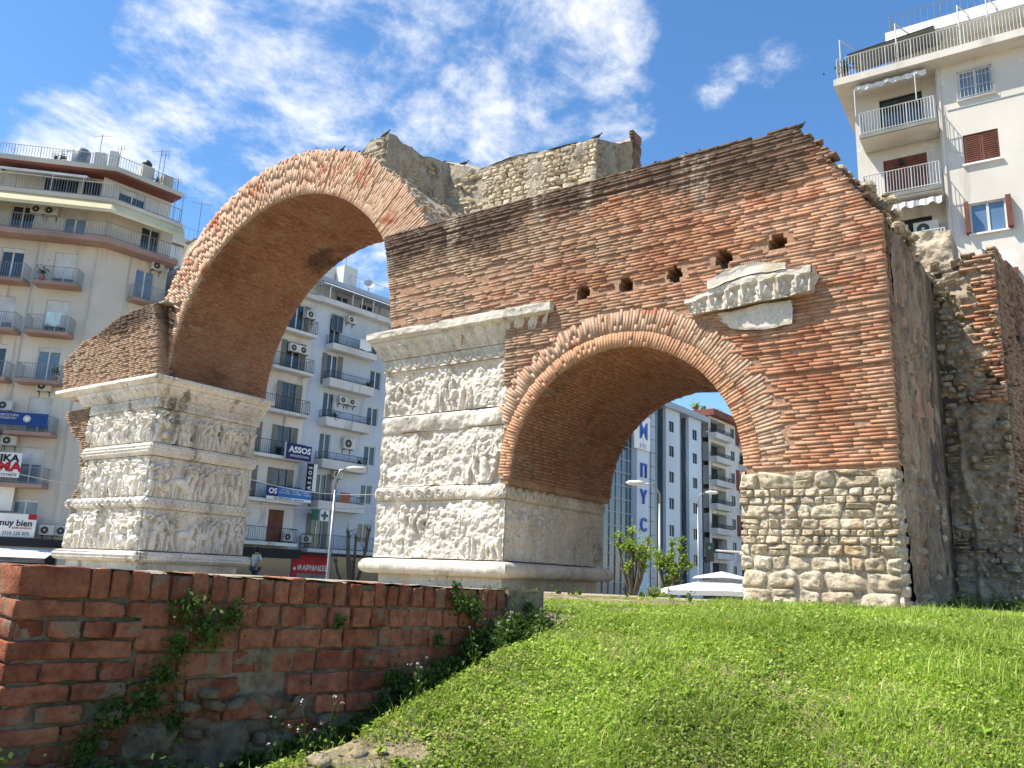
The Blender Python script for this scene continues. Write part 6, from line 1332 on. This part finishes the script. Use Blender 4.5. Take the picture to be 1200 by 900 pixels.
# ------------------------------------------------------------------ person behind the left pier
def person(px,py,d,label):
    c=at(px,py,d); x,y=c[0],c[1]; g_=float(terrain(x,y)); top=c[2]; H=top-g_; k=H/1.7
    rt=empty('person',(x,y,g_),label,'person')
    v=[(0,0,.95),(0,0,1.15),(0,0,1.36),(0,0,1.46),(0,0,1.56),(0,0,1.63),  (.17,0,1.38),(.22,.02,1.12),(.2,-.12,.9),(.21,-.18,.83),(-.17,0,1.38),(-.23,.02,1.12),(-.2,-.1,.9),(-.2,-.16,.83),(.09,0,.9),(.1,-.02,.5),(.1,.02,.08),(.1,-.14,.03),(-.09,0,.9),(-.11,.04,.5),(-.12,.1,.08),(-.12,-.06,.03)]
    e=[(0,1),(1,2),(2,3),(3,4),(4,5),(2,6),(6,7),(7,8),(8,9),(2,10),(10,11),(11,12),(12,13),(0,14),(14,15),(15,16),(16,17),(0,18),(18,19),(19,20),(20,21)]
    rd=[.14,.13,.15,.055,.09,.075,.06,.045,.035,.03,.06,.045,.035,.03,.09,.065,.045,.04,.09,.065,.045,.04]
    def skin(name,vs,es,rs,m,par,root=0):
        me=bpy.data.meshes.new(name); me.from_pydata([(x+a*k,y+b*k,g_+c_*k) for a,b,c_ in vs],es,[]); o=link(name,me,None,par); s=o.modifiers.new('s','SKIN'); 
        for i,r in enumerate(rs): me.skin_vertices[0].data[i].radius=(r*k,r*k*.8)
        me.skin_vertices[0].data[root].use_root=True; o.modifiers.new('u','SUBSURF').levels=2; o.modifiers['u'].render_levels=2
        dg=bpy.context.evaluated_depsgraph_get(); m2=bpy.data.meshes.new_from_object(o.evaluated_get(dg)); o.modifiers.clear(); o.data=m2; m2.materials.clear(); m2.materials.append(m); m2.polygons.foreach_set('use_smooth',[True]*len(m2.polygons)); return o
    bpy.context.view_layer.update()
    b=skin('body',v,e,rd,M['skin'],rt)
    skin('shirt',[(0,0,.92),(0,0,1.15),(0,0,1.36),(.17,0,1.38),(.215,.02,1.18),(-.17,0,1.38),(-.225,.02,1.18)],[(0,1),(1,2),(2,3),(3,4),(2,5),(5,6)],[.165,.15,.165,.075,.06,.075,.06],M['pale_cloth'],rt)
    skin('trousers',[(0,0,.93),(.09,0,.88),(.1,-.02,.5),(.1,.02,.12),(-.09,0,.88),(-.11,.04,.5),(-.12,.1,.12)],[(0,1),(1,2),(2,3),(0,4),(4,5),(5,6)],[.155,.105,.08,.065,.105,.08,.065],M['denim'],rt)
    mb=MB(); mb.lathe((x,y+.02*k,g_+1.50*k),[(.085*k,0),(.10*k,.06*k),(.095*k,.14*k),(.05*k,.2*k),(0,.21*k)],12); mb.build('hair',M['hair'],rt,True)
def tperson():
    person(302,641,33,'person with dark hair and pale blue top beyond the right edge of the left pier')
try: tperson()
except Exception as ex: print('person',ex)
# ------------------------------------------------------------------ pigeons
def pigeon(c,az,label,s=1.0,upright=.0):
    c=Vector(c); rt=empty('pigeon',c,label,'pigeon','pigeons perched on the ruin'); ca,sa=math.cos(az),math.sin(az); s*=1.0
    pr=[(-.17,.07,.008,.018),(-.12,.085,.02,.03),(-.06,.10,.045,.045),(0,.115,.055,.055),(.05,.135,.05,.052),(.08,.165,.034,.036),(.095,.195,.024,.025),(.108,.215,.026,.026),(.125,.222,.02,.02),(.14,.218,.007,.007),(.158,.212,.003,.003)]
    V=[];Fq=[];n=10
    for i,(u,w,ry,rz) in enumerate(pr):
        u2=u*(1-upright*.4); w2=w+upright*u*.6
        for j in range(n):
            a=2*math.pi*j/n; p=(u2*s,ry*math.cos(a)*s,(w2+rz*math.sin(a))*s); V.append((c.x+ca*p[0]-sa*p[1],c.y+sa*p[0]+ca*p[1],c.z+p[2]))
    for i in range(len(pr)-1):
        for j in range(n): Fq.append((i*n+j,i*n+(j+1)%n,(i+1)*n+(j+1)%n,(i+1)*n+j))
    npmesh('body',V,Fq,M['pigeon'],rt,True); mb=MB()
    for q in (-.02,.02): mb.tube([(c.x-sa*q*s,c.y+ca*q*s,c.z-.005),(c.x-sa*q*s,c.y+ca*q*s,c.z+.075*s)],.005,4)
    mb.build('legs',M['red_sign'],rt)
PG=[(452,158,15.0,'pigeon on the highest corner of the broken attic',.4),(545,184,17.6,'pigeon on the attic rear wall, right of the highest corner',1.0),(521,190,17.6,'pigeon crouched on the attic rear wall in its corner',2.),(419,172,15.0,'pigeon on the left end of the broken attic',0),(373,176,14.5,'pigeon on the crown of the big brick arch',3.0),(400,172,14.6,'pigeon right of the crown of the big brick arch',.3),
 (762,190,14.2,'pigeon on the brick wall top, first from the left in the group of five',.2),(776,188,14.2,'pigeon on the brick wall top, second in the group of five',2.5),(798,185,14.2,'pigeon on the brick wall top, middle of the group of five',1.3),(810,183,14.2,'pigeon on the brick wall top, fourth in the group of five',3.1),(826,178,14.2,'pigeon on the brick wall top, last in the group of five',3.0),(938,155,14.3,'pigeon on the highest point of the brick wall',1),(1155,292,20.0,'dark pigeon on the rear stub wall at the right edge',2.2),(700,167,17.7,'pigeon near the right end of the attic wall',.6)]
bpy.context.view_layer.update(); dgp=bpy.context.evaluated_depsgraph_get()
for (px,py,Yp,lab,az) in PG:
    p=onY(px,py,Yp); zb_=p[2]-.1
    hit,loc,*_=sc.ray_cast(dgp,Vector((p[0],p[1],p[2]+.7)),Vector((0,0,-1)))
    if hit and abs(loc.z-p[2])<.9: zb_=loc.z
    pigeon((p[0],p[1],zb_),az,lab,1.0,random.uniform(0,.25))

# ------------------------------------------------------------------ lift the whole place so the street lies at zero
for o in bpy.data.objects:
    if o.parent is None: o.location.z+=EZ
bpy.context.view_layer.update()
print('objects',len(bpy.data.objects),'verts',sum(len(m.vertices) for m in bpy.data.meshes))
